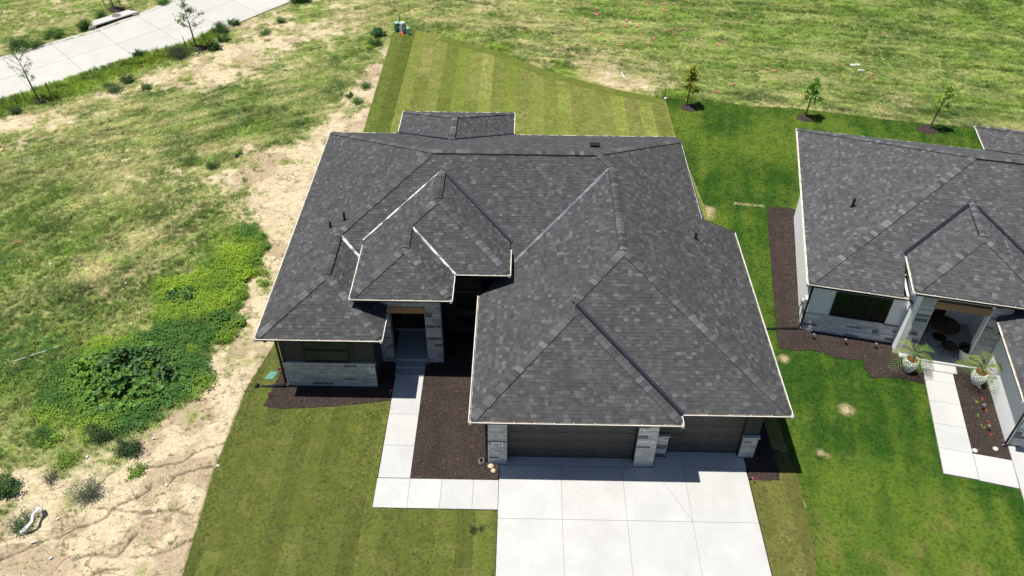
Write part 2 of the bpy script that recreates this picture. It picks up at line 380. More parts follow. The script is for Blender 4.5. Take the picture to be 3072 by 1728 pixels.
def stones(parent,org,rz,w,h,depth=.03,dark=.1,seed=1,gain=1.0,rows=(.10,.13,.16,.2)):
    """ashlar face: org = lower left corner on the wall, rz = facing (0 faces -Y)"""
    rr=random.Random(seed); z=0
    ux,uy=math.cos(rz),math.sin(rz); ox,oy=math.sin(rz),-math.cos(rz)
    while z<h-.03:
        rh=rr.choice(rows)
        if h-z-rh<.07: rh=h-z
        x=0
        while x<w-.01:
            lw=rr.uniform(.22,.75)*(1.3 if rh<.14 else 1)
            if w-x-lw<.15: lw=w-x
            hs=[(0,rh)]
            if rh>.17 and rr.random()<.35: hs=[(0,rh*.5),(rh*.5,rh)]
            for a,b in hs:
                dp=depth*.62*rr.uniform(.75,1.2)
                c=rr.choice(SC); f=rr.uniform(.86,1.14)*gain*1.12
                if rr.random()<dark: c=(.15,.155,.165); dp*=.9
                o=link('stone',rr.choice(STONES),parent,(org[0]+ux*(x+.005)+ox*dp,org[1]+uy*(x+.005)+oy*dp,org[2]+z+a+.005),rz,(lw-.011,dp+.01,b-a-.011))
                o.color=(c[0]*f,c[1]*f,c[2]*f,1)
            x+=lw
        z+=rh
def pipe_vent(parent,base,h,rad,tilt=None,name='vent_pipe'):
    mb=MB(); x,y,z=base
    mb.tube([(x,y,z-.1),(x,y,z+h)],rad,12,None,0); mb.tube([(x,y,z-.08),(x,y,z+.09)],[rad*2.1,rad*1.15],12,None,0)
    return mb.build(name,[M['black']],parent,False)

# ---------------------------------------------------------------- dark grey house
He,Hg,Hf,Hp,p,ps,zb=3.227,3.185,4.235,3.16,.4415,.4616,.3837
xR,xR2,yB,yR1,yF3,yFg,xGL,yFL,xbR,xM,yM=18.183,19.8,17.743,9.443,-1.269,-1.770,8.440,2.083,4.955,15.917,4.786
xfL,xfR,yfF,ypF,xpR,xpL,xpRR,ypB=3.552,9.802,4.905,3.322,7.585,3.556,9.769,20.222
q=ps/p
house=empty('grey_house',(0,0,0)); tag(house,'dark grey house with charcoal shingle hip roof and wide three-bay garage','house')
zML=lambda x:He+ps*x; zGR=lambda x:Hg+ps*(xR2-x); zMB=lambda y:He+p*(yB-y); zMF=lambda y:He+p*(y-yM)
hw=xbR/2; aB=(hw,yFL+hw*q,He+ps*hw); rB=(hw,yM+hw*q,He+ps*hw)
yc=(yB+yM)/2; zr=zMB(yc); xl=(zr-He)/ps; xr=xR2-(zr-Hg)/ps
rL=(xl,yc,zr); rR=(xr,yc,zr)
xg=(xGL+xR2)/2; zg=zGR(xg); gB=(xg,yM+(zg-He)/p,zg); gF=(xg,yF3+(xR2-xg)*q,zg)
hp=(xM-xGL)/2; zp=Hg+ps*hp; pA=(xGL+hp,yFg+hp*q,zp); pV=(xGL+hp,yF3+(zp-Hg)/p,zp)
zRt=zGR(xR); yBR=yB-(zRt-He)/p
h2=(xpR-xfL)/2; z2=Hf+ps*h2; h1=(xfR-xfL)/2; z1=Hf+ps*h1
fP=(xfL+h2,ypF+h2*q,z2); fPb=(xfL+h2,yfF+h2*q,z2); fA=(xfL+h1,yfF+h1*q,z1); fB=(xfL+h1,yM+(z1-He)/p,z1); yV=yM+(Hf-He)/p
h3=(xpRR-xpL)/2; z3=Hp+zb*h3; tA=(xpL+h3,ypB-h3*zb/p,z3); tB=(xpL+h3,yB-(z3-He)/p,z3)
CUT=5.95
def cutY(P,y):
    Q=clip_half([tuple(a) for a in P],(0,1,0),y)
    lo=sorted(range(len(Q)),key=lambda i:Q[i][1]+Q[i][2]*0)[:2]; lo=sorted(lo)
    i=lo[0] if lo[1]-lo[0]==1 else lo[1]
    return Q[i:]+Q[:i]
PL={
 'ML':[(0,yB,He),(0,yFL,He),aB,rB,rL],
 'MB':[(xR,yB,He),(0,yB,He),rL,rR,(xR,yBR,zRt)],
 'MF':cutY([(xbR,yM,He),(xGL+.09,yM,He),gB,rR,rL,rB],CUT),
 'GR':[(xR2,yF3,Hg),(xR2,yR1,Hg),(xR,yR1,zRt),(xR,yBR,zRt),rR,gB,gF],
 'GF3':[(xM,yF3,Hg),(xR2,yF3,Hg),gF,pV],
 'GL':[(xGL,yFg,Hg),(xGL,yM,Hg),(xGL+.09,yM,He),gB,gF,pV,pA],
 'GP':[(xGL,yFg,Hg),(xM,yFg,Hg),pA],
 'GPR':[(xM,yFg,Hg),(xM,yF3,Hg),pV,pA],
 'BF':[(0,yFL,He),(xbR,yFL,He),aB],
 'BR':[(xbR,yFL,He),(xbR,yM,He),rB,aB]}
hips=[((0,yFL,He),aB,'ML','BF'),((xbR,yFL,He),aB,'BF','BR'),(rB,rL,'ML','MF'),((0,yB,He),rL,'ML','MB'),((xR,yBR,zRt),rR,'MB','GR'),(rR,gB,'MF','GR'),
 (gF,(xR2,yF3,Hg),'GF3','GR'),(gF,pV,'GF3','GL'),(pA,(xGL,yFg,Hg),'GP','GL'),(pA,(xM,yFg,Hg),'GP','GPR')]
ridges=[(rL,rR,'MF','MB'),(aB,rB,'ML','BR'),(gF,gB,'GL','GR')]
cutp=lambda A,B,y:tuple(A[k]+(B[k]-A[k])*((y-A[1])/(B[1]-A[1])) for k in range(3))
vall=[(cutp((xGL+.09,yM,He),gB,CUT),gB,'MF','GL','dull',.07),(pV,(xM,yF3,Hg),'GF3','GPR','valley',.10),((4.05,yM+(xbR-4.05)*q,He+ps*(xbR-4.05)),rB,'MF','BR','glint',.065)]
I4=Matrix.Identity(4)
R1=roof(house,I4,PL,hips,ridges,vall)
PL2={'FL':[(xfL,ypF,Hf),(xfL,yV,Hf),fB,fA,fPb,fP],'FF':[(xpR,yfF,Hf),(xfR,yfF,Hf),fA,fPb],'FR':[(xfR,yfF,Hf),(xfR,yV,Hf),fB,fA],
 'PF':[(xfL,ypF,Hf),(xpR,ypF,Hf),fP],'PR':[(xpR,ypF,Hf),(xpR,yfF,Hf),fPb,fP]}
fMF=plane_frame(PL['MF'])[3]
def roof_extra():
    A=[((xfL,ypF,Hf),fP,'FL','PF'),((xpR,ypF,Hf),fP,'PF','PR'),(fPb,fA,'FL','FF'),((xfR,yfF,Hf),fA,'FF','FR')]
    Rg=[(fP,fPb,'FL','PR'),(fA,fB,'FL','FR')]
    return A,Rg
hA,rA=roof_extra()
PL2['MFx']=[(xfL,yV,Hf),(xfR,yV,Hf),fB]     # main slope behind the entry roof (frame for the valleys only)
def roof_entry():
    P={k:v for k,v in PL2.items() if k!='MFx'}
    r=roof(house,I4,P,hA,rA,[((xpR,yfF,Hf),fPb,'FF','PR','glint',.055)],name='entry_roof')
    for A,B,k,mat in (((xfL,yV,Hf),fB,'FL','glint'),((xfR,yV,Hf),fB,'FR','valley')):
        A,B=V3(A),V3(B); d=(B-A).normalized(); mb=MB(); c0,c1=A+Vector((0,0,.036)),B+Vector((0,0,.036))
        for nn,w in ((plane_frame(P[k])[3],.03 if mat=='glint' else .07),(fMF,.05 if mat=='glint' else .11)):
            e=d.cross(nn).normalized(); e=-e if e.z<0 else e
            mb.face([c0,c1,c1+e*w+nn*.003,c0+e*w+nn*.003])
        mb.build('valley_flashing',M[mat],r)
    return r
# one roof budget: entry and patio roofs hand all their tabs to joined parts beyond the nearest few
_pp=place_pieces
def place_pieces(items,name,bulk,parent,mat,frame,nmax=None): _pp(items,name,bulk,parent,mat,frame,0)
R2=roof_entry()
PL3={'TL':[(xpL,ypB,Hp),(xpL,yB+.12,Hp),tB,tA],'TR':[(xpRR,ypB,Hp),(xpRR,yB+.12,Hp),tB,tA],'TB':[(xpL,ypB,Hp),(xpRR,ypB,Hp),tA]}
R3=roof(house,I4,PL3,[((xpL,ypB,Hp),tA,'TL','TB'),((xpRR,ypB,Hp),tA,'TR','TB')],[(tA,tB,'TL','TR')],[],name='patio_roof')
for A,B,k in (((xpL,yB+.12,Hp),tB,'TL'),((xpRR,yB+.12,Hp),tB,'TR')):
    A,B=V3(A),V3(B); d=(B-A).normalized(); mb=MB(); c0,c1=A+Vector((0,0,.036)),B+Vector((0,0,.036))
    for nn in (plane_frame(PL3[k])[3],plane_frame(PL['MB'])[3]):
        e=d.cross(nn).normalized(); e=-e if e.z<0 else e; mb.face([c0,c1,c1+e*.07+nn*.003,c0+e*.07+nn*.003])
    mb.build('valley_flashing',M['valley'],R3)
place_pieces=_pp
# gutters (outer lip on the eave line)
G=[((0,yFL,He),(xbR,yFL,He),(0,-1,0)),((0,yB,He),(0,yFL,He),(-1,0,0)),((0,yB,He),(xpL-.05,yB,He),(0,1,0)),((xpRR+.05,yB,He),(xR,yB,He),(0,1,0)),
 ((xbR,yFL,He),(xbR,3.62,He),(1,0,0)),((xGL,yFg,Hg),(xM,yFg,Hg),(0,-1,0)),((xGL,yM+.1,Hg),(xGL,yFg,Hg),(-1,0,0)),((xM,yFg,Hg),(xM,yF3,Hg),(1,0,0)),
 ((xM,yF3,Hg),(xR2,yF3,Hg),(0,-1,0)),((xR2,yF3,Hg),(xR2,yR1,Hg),(1,0,0)),((xR,yR1+.02,zRt),(xR,yBR,zRt),(1,0,0)),
 ((xfL,ypF,Hf),(xpR,ypF,Hf),(0,-1,0)),((xfL,yV-.3,Hf),(xfL,ypF,Hf),(-1,0,0)),((xpR,ypF,Hf),(xpR,yfF,Hf),(1,0,0)),((xpR,yfF,Hf),(xfR,yfF,Hf),(0,-1,0)),((xfR,yfF,Hf),(xfR,yV-.45,Hf),(1,0,0)),
 ((xpL,ypB,Hp),(xpRR,ypB,Hp),(0,1,0)),((xpL,yB,Hp),(xpL,ypB,Hp),(-1,0,0)),((xpRR,ypB,Hp),(xpRR,yB+.05,Hp),(1,0,0))]
for a,b_,o in G: gutter(house,a,b_,o)
# soffits and fascia
def soffit(parent,poly,z,top,name='soffit'):
    mb=MB(); mb.prism(poly,z,z+.02)
    n_=len(poly); a=sum(poly[i][0]*poly[(i+1)%n_][1]-poly[(i+1)%n_][0]*poly[i][1] for i in range(n_))
    for i in range(n_):
        x0,y0=poly[i]; x1,y1=poly[(i+1)%n_]; mb.face([(x0,y0,z),(x1,y1,z),(x1,y1,top),(x0,y0,top)])
    return mb.build(name,M['soffit'],parent)
e=.125
soffit(house,[(e,yFL+e),(xbR-e,yFL+e),(xbR-e,CUT),(xGL+e,CUT),(xGL+e,yFg+e),(xM-e,yFg+e),(xM-e,yF3+e),(xR2-e,yF3+e),(xR2-e,yR1-.02),(xR-e,yR1-.02),(xR-e,yB-e),(e,yB-e)],3.04,3.2)
soffit(house,[(xfL+e,ypF+e),(xpR-e,ypF+e),(xpR-e,yfF+e),(xfR-e,yfF+e),(xfR-e,yV-.1),(xfL+e,yV-.1)],4.09,4.24)
soffit(house,[(xpL+e,yB-.2),(xpRR-e,yB-.2),(xpRR-e,ypB-e),(xpL+e,ypB-e)],2.98,3.16)
mb=MB()
mb.prism([(xR2-.02,yR1-.0),(xR-.02,yR1-.0),(xR-.02,yR1+.03),(xR2-.02,yR1+.03)],3.0,3.05)
mb.face([(xR-.02,yR1+.02,3.04),(xR2-.02,yR1+.02,3.04),(xR2-.02,yR1+.02,Hg+.02),(xR-.02,yR1+.02,zRt+.02)])
mb.face([(xR-.1,yR1-.02,3.04),(xR-.1,yB-.1,3.04),(xR-.1,yB-.1,He),(xR-.1,yBR,zRt),(xR-.1,yR1-.02,zRt)])
mb.build('rake_fascia',M['soffit'],house)
# walls
mb=MB()
mb.box(.66,2.75,-.3,4.38,17.0,3.05); mb.box(4.38,6.0,-.3,9.15,17.0,3.05); mb.box(9.1,.02,-.3,9.4,8,3.05); mb.box(9.1,8,-.3,17.5,17.0,3.05); mb.box(18.9,-.45,-.3,19.13,9.0,3.05); mb.box(9.4,8,-.3,19.13,9.0,3.05)
mb.box(9.1,-1.02,-.3,9.79,.02,3.05); mb.box(14.53,-1.02,-.3,15.25,-.3,3.05); mb.box(15.25,-.5,-.3,15.82,-.1,3.05); mb.box(18.55,-.5,-.3,19.12,-.45,3.05)
mb.box(9.79,-.72,2.12,14.53,-.3,3.04); mb.box(15.82,-.38,2.2,18.55,-.1,3.04)
mb.box(18.55,-.45,-.3,18.9,-.1,3.05)
mb.build('wall',M['siding'],house)
mb=MB(); mb.box(4.32,4.2,2.95,6.95,4.55,4.1); mb.box(4.32,4.2,-.3,4.86,4.6,2.95); mb.box(6.34,4.2,-.3,6.95,4.6,2.95); mb.box(4.2,4.6,2.9,4.4,6.1,4.1); mb.box(4.2,6.02,3.05,9.2,7.2,4.1); mb.box(4.25,6.1,3.05,4.35,7.0,4.1); mb.box(6.75,4.6,-.3,6.95,6.1,4.1); mb.box(4.38,4.6,-.3,4.5,6.1,4.1)
mb.build('entry_wall',M['siding'],house)
# downspouts
def spout(parent,pts,w=.055,mat='black',name='downspout'):
    mb=MB(); mb.tube(pts,w,4,None,0); return mb.build(name,M[mat],parent)
spout(house,[(.35,2.2,3.05),(.6,2.66,2.8),(.6,2.66,.28),(.55,2.62,.16),(-.55,2.62,-.02)],.06)
mb=MB().tube([(-.62,2.53,.03),(-.62,2.71,.03)],.09,12); mb.build('downspout_outlet',M['black'],house)
spout(house,[(8.55,-.9,3.02),(9.02,-.82,2.75),(9.02,-.82,.25),(8.95,-1.0,.1)],.06)
spout(house,[(4.86,3.5,3.1),(4.62,4.12,2.85),(4.6,4.1,2.3)],.05)
spout(house,[(19.6,-.6,3.02),(19.2,-.2,2.75),(19.2,-.2,.22),(20.2,-.3,.06)],.06)
spout(house,[(18.15,17.55,3.3),(17.6,17.05,3.0),(17.6,17.05,.2)],.05)
# bedroom wainscot, windows
sv=MB().box(.68,2.71,-.3,4.36,2.76,1.36).build('stone_veneer',M['mortar'],house); stones(sv,(.68,2.72,-.22),0,3.68,1.58,.03,.07,3,.78)
stones(sv,(.665,3.3,-.2),-math.pi/2,.58,1.55,.02,.1,4,.95)
MB().box(.62,2.64,1.36,4.4,2.76,1.42).build('stone_sill',M['mortar'],house)
def window(parent,x0,x1,y,z0,z1,nx=1,nz=1,glass='blind',fr=.07,name='window'):
    mb=MB()
    mb.box(x0,y-.03,z0,x1,y+.06,z0+fr); mb.box(x0,y-.03,z1-fr,x1,y+.06,z1); mb.box(x0,y-.03,z0+fr,x0+fr,y+.06,z1-fr); mb.box(x1-fr,y-.03,z0+fr,x1,y+.06,z1-fr)
    X=[x0+fr+(x1-x0-2*fr)*k/nx for k in range(nx+1)]; Z=[z0+fr+(z1-z0-2*fr)*k/nz for k in range(nz+1)]
    for xx in X[1:-1]: mb.box(xx-.05,y-.028,z0+fr,xx+.05,y+.058,z1-fr)
    for zz in Z[1:-1]: mb.box(x0+fr,y-.026,zz-.045,x1-fr,y+.056,zz+.045)
    w=mb.build(name,M['black'],parent)
    for i in range(nx):
        for k in range(nz):
            a=MB(); a.box(X[i]+(.05 if i else 0),y+.01,Z[k]+(.045 if k else 0),X[i+1]-(.05 if i<nx-1 else 0),y+.03,Z[k+1]-(.045 if k<nz-1 else 0)); a.build('pane',M[glass],w)
    return w
window(house,1.56,3.44,2.72,1.43,2.72,1,2)
mb=MB()
for x in (.68,1.44,3.44,4.28): mb.box(x,2.715,1.42,x+.11,2.752,3.04)
mb.build('trim_board',M['siding'],house)
# alcove windows beside the entry
for z0,z1 in ((.45,1.08),(1.35,2.3),(2.5,3.25)): window(house,7.42,8.5,5.98,z0,z1,1,1,'glass')
MB().box(6.95,5.92,-.3,9.1,6.0,.0).build('foundation',M['porchconc'],house)
# porch stone, beam, floor, door
sv=MB().box(4.3,4.16,-.3,4.88,4.21,2.9).build('stone_veneer',M['mortar'],house); stones(sv,(4.3,4.17,-.1),0,.58,3.0,.03,.14,11,.62); stones(sv,(4.88,4.17,.33),math.pi/2,.45,2.55,.012,.12,12,.6)
sv=MB().box(6.32,4.16,-.3,6.97,4.21,2.9).build('stone_veneer',M['mortar'],house); stones(sv,(6.32,4.17,-.05),0,.65,2.95,.03,.14,13,.7); stones(sv,(6.97,4.17,-.05),math.pi/2,.45,4.1,.012,.12,14,.7)
sv=MB().box(4.3,4.16,3.2,6.97,4.21,4.08).build('stone_veneer',M['mortar'],house); stones(sv,(4.3,4.17,3.2),0,2.67,.88,.03,.12,15,.7); stones(sv,(4.3,4.17,2.9),0,.58,.3,.03,.1,16,.65); stones(sv,(6.32,4.17,2.9),0,.65,.3,.03,.1,17,.7)
MB().box(4.89,4.12,2.86,6.31,4.5,3.19).build('wood_beam',M['wood'],house)
MB().box(4.9,4.05,-.3,6.34,6.1,.31).build('porch_floor',M['porchconc'],house)
MB().box(4.98,3.70,-.3,6.22,4.05,.20).build('porch_step',M['porchconc'],house)
MB().box(5.0,3.32,-.3,6.22,3.70,.10).build('porch_step',M['porchconc'],house)
dr=MB().box(5.15,5.9,.33,6.2,5.99,2.5).build('front_door',M['black'],house)
for z0,z1 in ((.55,1.0),(1.1,1.55),(1.65,2.3)): MB().box(5.3,5.88,z0,6.05,5.9,z1).build('door_panel',M['glass'],dr)
MB().tube([(5.22,5.86,1.2),(5.22,5.86,1.5)],.015,6).build('handle',M['meter'],dr)
window(house,4.6,5.08,5.95,.4,2.5,1,1,'glass')
MB().box(4.7,5.8,.31,6.3,5.9,.345).build('door_sill',M['conc'],house)
# garage piers
def veneer(x0,x1,y,z1,seed,side=None,gain=.95,dark=.1):
    s=MB().box(x0,y-.01,-.3,x1,y+.03,z1).build('stone_veneer',M['mortar'],house); stones(s,(x0,y,-.02),0,x1-x0,z1+.02,.032,dark,seed,gain)
    return s
s=veneer(9.09,9.78,-1.06,3.03,21); stones(s,(9.09,-.4,0),-math.pi/2,.66,3.0,.03,.1,22,.95)
s=veneer(14.53,15.25,-1.06,3.03,23,dark=.14); stones(s,(15.25,-1.06,0),math.pi/2,.55,3.0,.02,.1,24,.9)
veneer(15.28,15.80,-.56,1.2,25); veneer(18.56,19.13,-.56,1.2,26,dark=.13)
s=MB().box(9.79,-.80,2.86,14.53,-.73,3.03).build('stone_veneer',M['mortar'],house); stones(s,(9.79,-.79,2.86),0,4.74,.17,.03,.1,27,.95,(.17,))
MB().box(15.26,-.64,1.2,15.83,-.5,1.25).build('stone_sill',M['mortar'],house); MB().box(18.53,-.64,1.2,19.17,-.5,1.25).build('stone_sill',M['mortar'],house)
# garage doors
PANEL=MB(); PANEL.box(0,-.014,0,1,0,1)
for k in range(1,4): PANEL.box(k*.25-.012,-.0155,.06,k*.25+.012,-.0145,.94,None,1)
PANEL.box(0,-.0153,0,1,-.0142,.03,None,1)
PANEL=mesh_of('door_panel',PANEL.v,PANEL.f,None,PANEL.m,[M['door'],M['vent']])
def garage_door(x0,x1,y,z1,npan):
    g=MB().box(x0-.02,y+.02,0,x1+.02,y+.09,z1+.02).build('garage_door',M['vent'],house)
    n_=4; sh=z1/n_
    SEC=MB().box(x0,y-.02,0,x1,y+.02,sh-.014); SM=mesh_of('door_section',SEC.v,SEC.f,None,None,M['door'])
    for k in range(n_): link('door_section',SM,g,(0,0,.01+k*sh))
    pw=(x1-x0)/npan
    for k in range(n_):
        for i in range(npan): 
            off=.10 if i%2==0 else .04
            link('door_panel',PANEL,g,(x0+i*pw+off,y-.02,.01+k*sh+.09),0,(pw-.14,1,sh-.19))
    mb=MB(); mb.box(x0-.02,y-.1,0,x0+.03,y+.02,z1); mb.box(x1-.03,y-.1,0,x1+.02,y+.02,z1); mb.box(x0,y-.1,z1-.02,x1,y+.02,z1+.06); mb.build('door_jamb',M['black'],g)
    return g
garage_door(9.8,14.52,-.72,2.14,8); garage_door(15.83,18.54,-.36,2.22,4)
MB().box(9.79,-1.1,-.3,14.53,-.6,.03).build('garage_apron',M['conc'],house); MB().box(15.82,-.62,-.3,18.55,-.25,.03).build('garage_apron',M['conc'],house)
# number plate 5809
pl=MB().box(9.21,-1.125,1.1,9.63,-1.095,1.36).build('number_plate',M['plate'],house)
MB().box(9.24,-1.130,1.135,9.6,-1.125,1.155).build('plate_line',M['black'],pl)
def text(parent,s,loc,size,mat,rz=0):
    cu_=bpy.data.curves.new('digits','FONT'); cu_.body=s; cu_.size=size; cu_.extrude=.003; cu_.align_x='CENTER'; cu_.space_character=1.05
    o=bpy.data.objects.new('digits',cu_); COL.objects.link(o); o.data.materials.append(M[mat]); me_=bpy.data.meshes.new_from_object(o); bpy.data.objects.remove(o); o=bpy.data.objects.new('digits',me_); COL.objects.link(o); o.parent=parent; o.location=loc; o.rotation_euler=(R(90),0,rz); return o
text(pl,'5809',(9.42,-1.128,1.185),.17,'black')
MB().box(9.795,-.80,1.05,9.81,-.78,1.22).build('keypad',M['plastic'],house)
# roof vents
pipe_vent(R1,(1.97,8.12,4.12),.34,.05); pipe_vent(R1,(2.6,8.24,4.42),.44,.05); pipe_vent(R1,(17.56,7.6,4.2),.32,.055)
mb=MB(); mb.box(13.40,13.22,5.1,13.76,13.5,5.32); mb.add([(13.33,13.16,5.34),(13.82,13.16,5.34),(13.82,13.55,5.28),(13.33,13.55,5.28),(13.33,13.16,5.37),(13.82,13.16,5.37),(13.82,13.55,5.31),(13.33,13.55,5.31)],[(0,3,2,1),(4,5,6,7),(0,1,5,4),(1,2,6,5),(2,3,7,6),(3,0,4,7)]); mb.build('box_vent',M['black'],R1)
# hose bib on the left wall
MB().tube([(.66,4.2,.7),(.5,4.2,.7),(.45,4.2,.62)],.03,6).build('hose_tap',M['meter'],house)
# back patio posts
for x in (4.2,9.1): MB().box(x-.15,19.5,-.1,x+.15,19.8,3.0).build('patio_post',M['siding'],house)
MB().box(3.9,17.0,-.3,9.4,19.9,.03).build('patio_slab',M['conc'],house)
# ---------------------------------------------------------------- neighbour house (own frame: s along its front, t towards its back)
NX,NY,NTH=22.253,6.30,-.209
nb=empty('white_house',(NX,NY,0),NTH); tag(nb,'white stucco house with grey stone base and charcoal roof, cut off by the picture edge','house')
def nw(s,t): return (NX+s*math.cos(NTH)-t*math.sin(NTH),NY+s*math.sin(NTH)+t*math.cos(NTH))
FN=Matrix.Translation((NX,NY,0))@Matrix.Rotation(NTH,4,'Z')
NPAL=[tuple(q*1.22 for q in c) for c in PAL]
Hn,pn,TD,SW,gs,gt=2.853,.48,13.45,19.0,7.34,-4.99
zt=Hn+pn*TD/2; hd=TD/2; gr=(gs+SW)/2; gh=(SW-gs)/2; zgn=Hn+pn*gh; tg=gt+gh
PN={'NL':[(0,TD,Hn),(0,0,Hn),(hd,hd,zt)],'NB':[(SW,TD,Hn),(0,TD,Hn),(hd,hd,zt),(SW-hd,hd,zt)],
 'NF':[(0,0,Hn),(3.9,0,Hn),(3.9,3.9,Hn+pn*3.9)],
 'NF2':[(3.9,1.9,Hn+pn*1.9),(gs+1.9,1.9,Hn+pn*1.9),(gr,gh,zgn),(SW-hd,hd,zt),(hd,hd,zt),(3.9,3.9,Hn+pn*3.9)],
 'NR':[(SW,gt,Hn),(SW,TD,Hn),(SW-hd,hd,zt),(gr,gh,zgn),(gr,tg,zgn)],
 'NGL':[(gs,gt,Hn),(gs,0,Hn),(gr,gh,zgn),(gr,tg,zgn)],'NGF':[(gs,gt,Hn),(SW,gt,Hn),(gr,tg,zgn)]}
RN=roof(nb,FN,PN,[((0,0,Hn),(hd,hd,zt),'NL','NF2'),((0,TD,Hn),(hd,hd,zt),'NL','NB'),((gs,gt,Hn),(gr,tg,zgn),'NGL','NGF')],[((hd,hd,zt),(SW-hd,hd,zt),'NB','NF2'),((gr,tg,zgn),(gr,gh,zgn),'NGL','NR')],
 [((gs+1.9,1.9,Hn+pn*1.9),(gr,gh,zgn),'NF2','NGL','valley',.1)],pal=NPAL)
_pp=place_pieces
def place_pieces(items,name,bulk,parent,mat,frame,nmax=None): _pp(items,name,bulk,parent,mat,frame,0)
Hq,a0,a1,tq,pq_=3.75,3.87,9.33,-.70,.47
am=(a0+a1)/2; aq=(a1-a0)/2; zq=Hq+pq_*aq; tb=(zq-Hn)/pn; te=(Hq-Hn)/pn
PQ={'QL':[(a0,tq,Hq),(a0,te,Hq),(am,tb,zq),(am,tq+aq,zq)],'QR':[(a1,tq,Hq),(a1,te,Hq),(am,tb,zq),(am,tq+aq,zq)],'QF':[(a0,tq,Hq),(a1,tq,Hq),(am,tq+aq,zq)]}
RQ=roof(nb,FN,PQ,[((a0,tq,Hq),(am,tq+aq,zq),'QL','QF'),((a1,tq,Hq),(am,tq+aq,zq),'QR','QF')],[((am,tq+aq,zq),(am,tb,zq),'QL','QR')],[],pal=NPAL,name='porch_roof')
nNF=plane_frame(PN['NF2'])[3]
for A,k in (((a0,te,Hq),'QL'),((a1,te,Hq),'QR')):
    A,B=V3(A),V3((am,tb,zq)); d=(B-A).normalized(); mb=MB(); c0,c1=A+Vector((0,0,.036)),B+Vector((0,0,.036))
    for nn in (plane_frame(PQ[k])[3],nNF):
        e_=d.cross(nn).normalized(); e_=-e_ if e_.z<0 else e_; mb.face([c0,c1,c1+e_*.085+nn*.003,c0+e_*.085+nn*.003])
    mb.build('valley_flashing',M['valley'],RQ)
PT={'TL':[(9.55,16.05,2.85),(9.55,TD+.1,2.85),(12.7,TD-2.4,4.06),(12.7,13.6,4.06)],'TR':[(15.85,16.05,2.85),(15.85,TD+.1,2.85),(12.7,TD-2.4,4.06),(12.7,13.6,4.06)],'TB':[(9.55,16.05,2.85),(15.85,16.05,2.85),(12.7,13.6,4.06)]}
roof(nb,FN,PT,[((9.55,16.05,2.85),(12.7,13.6,4.06),'TL','TB'),((15.85,16.05,2.85),(12.7,13.6,4.06),'TR','TB')],[((12.7,13.6,4.06),(12.7,TD-2.4,4.06),'TL','TR')],[],pal=NPAL,name='patio_roof')
place_pieces=_pp
for a,b_,o in [((0,TD,Hn),(0,0,Hn),(-1,0,0)),((0,0,Hn),(4.1,0,Hn),(0,-1,0)),((0,TD,Hn),(9.5,TD,Hn),(0,1,0)),((a0,te-.1,Hq),(a0,tq,Hq),(-1,0,0)),((a0,tq,Hq),(a1,tq,Hq),(0,-1,0)),
 ((gs,-.6,Hn),(gs,gt,Hn),(-1,0,0)),((gs,gt,Hn),(SW,gt,Hn),(0,-1,0)),((9.55,TD+.05,2.85),(9.55,16.05,2.85),(-1,0,0)),((9.55,16.05,2.85),(15.85,16.05,2.85),(0,1,0))]: gutter(nb,a,b_,o)
soffit(nb,[(.11,.11),(4.05,.11),(4.05,2.1),(8.0,2.1),(8.0,.3),(gs+.11,.3),(gs+.11,gt+.11),(SW-.1,gt+.11),(SW-.1,TD-.1),(.11,TD-.1)],2.68,2.84)
soffit(nb,[(a0+.11,tq+.11),(a1-.11,tq+.11),(a1-.11,te),(a0+.11,te)],3.58,3.74)
soffit(nb,[(9.7,TD-.3),(15.7,TD-.3),(15.7,15.9),(9.7,15.9)],2.66,2.84)
mb=MB(); mb.box(.4,.42,-.3,4.35,9.1,2.7); mb.box(4.35,2.3,-.3,18.4,13.0,2.7); mb.box(3.95,2.05,2.6,9.2,2.4,3.6)
mb.box(4.28,-.26,-.3,5.06,.06,3.58); mb.box(4.28,.06,-.3,4.48,2.4,3.58); mb.box(7.14,-.26,-.3,7.92,.04,3.58); mb.box(7.72,.04,-.3,7.93,2.4,3.58); mb.box(7.93,-4.5,-.3,18.4,2.3,2.7); mb.box(5.06,-.2,3.25,7.14,.02,3.58)
mb.build('wall',M['white'],nb)
window(nb,1.38,3.68,.40,1.06,2.42,3,1,'glass',.08)
sv=MB().box(.42,.38,-.2,4.3,.43,1.03).build('stone_veneer',M['mortar'],nb); stones(sv,(.42,.39,-.05),0,3.86,1.10,.03,.12,41,1.3); stones(sv,(.41,.75,-.05),-math.pi/2,.36,1.1,.02,.1,42,1.1)
sv=MB().box(4.5,-.3,-.2,5.03,-.26,3.58).build('stone_veneer',M['mortar'],nb); stones(sv,(4.5,-.29,0),0,.53,3.55,.03,.12,43,.85)
sv=MB().box(7.2,-.3,-.2,7.9,-.26,3.58).build('stone_veneer',M['mortar'],nb); stones(sv,(7.2,-.29,0),0,.7,3.55,.03,.12,44,.85)
sv=MB().box(7.97,-4.56,-.2,8.9,-4.5,1.5).build('stone_veneer',M['mortar'],nb); stones(sv,(7.97,-4.55,0),0,.9,1.45,.03,.12,45,.95)
pl=MB().box(8.18,-4.62,1.12,8.62,-4.585,1.36).build('number_plate',M['plate'],nb); text(pl,'5813',(8.4,-4.622,1.165),.17,'black')
MB().box(5.04,-.30,2.83,7.16,.02,3.18).build('wood_beam',M['wood'],nb)
MB().box(4.48,-.55,-.3,7.75,2.35,.13).build('porch_floor',M['conc'],nb)
MB().box(5.35,-1.0,-.3,6.75,-.56,.07).build('porch_step',M['conc'],nb)
MB().box(5.6,2.24,.15,6.6,2.31,2.45).build('front_door',M['black'],nb)
MB().box(8.95,-4.54,0,13.8,-4.49,2.2).build('garage_door',M['door'],nb)
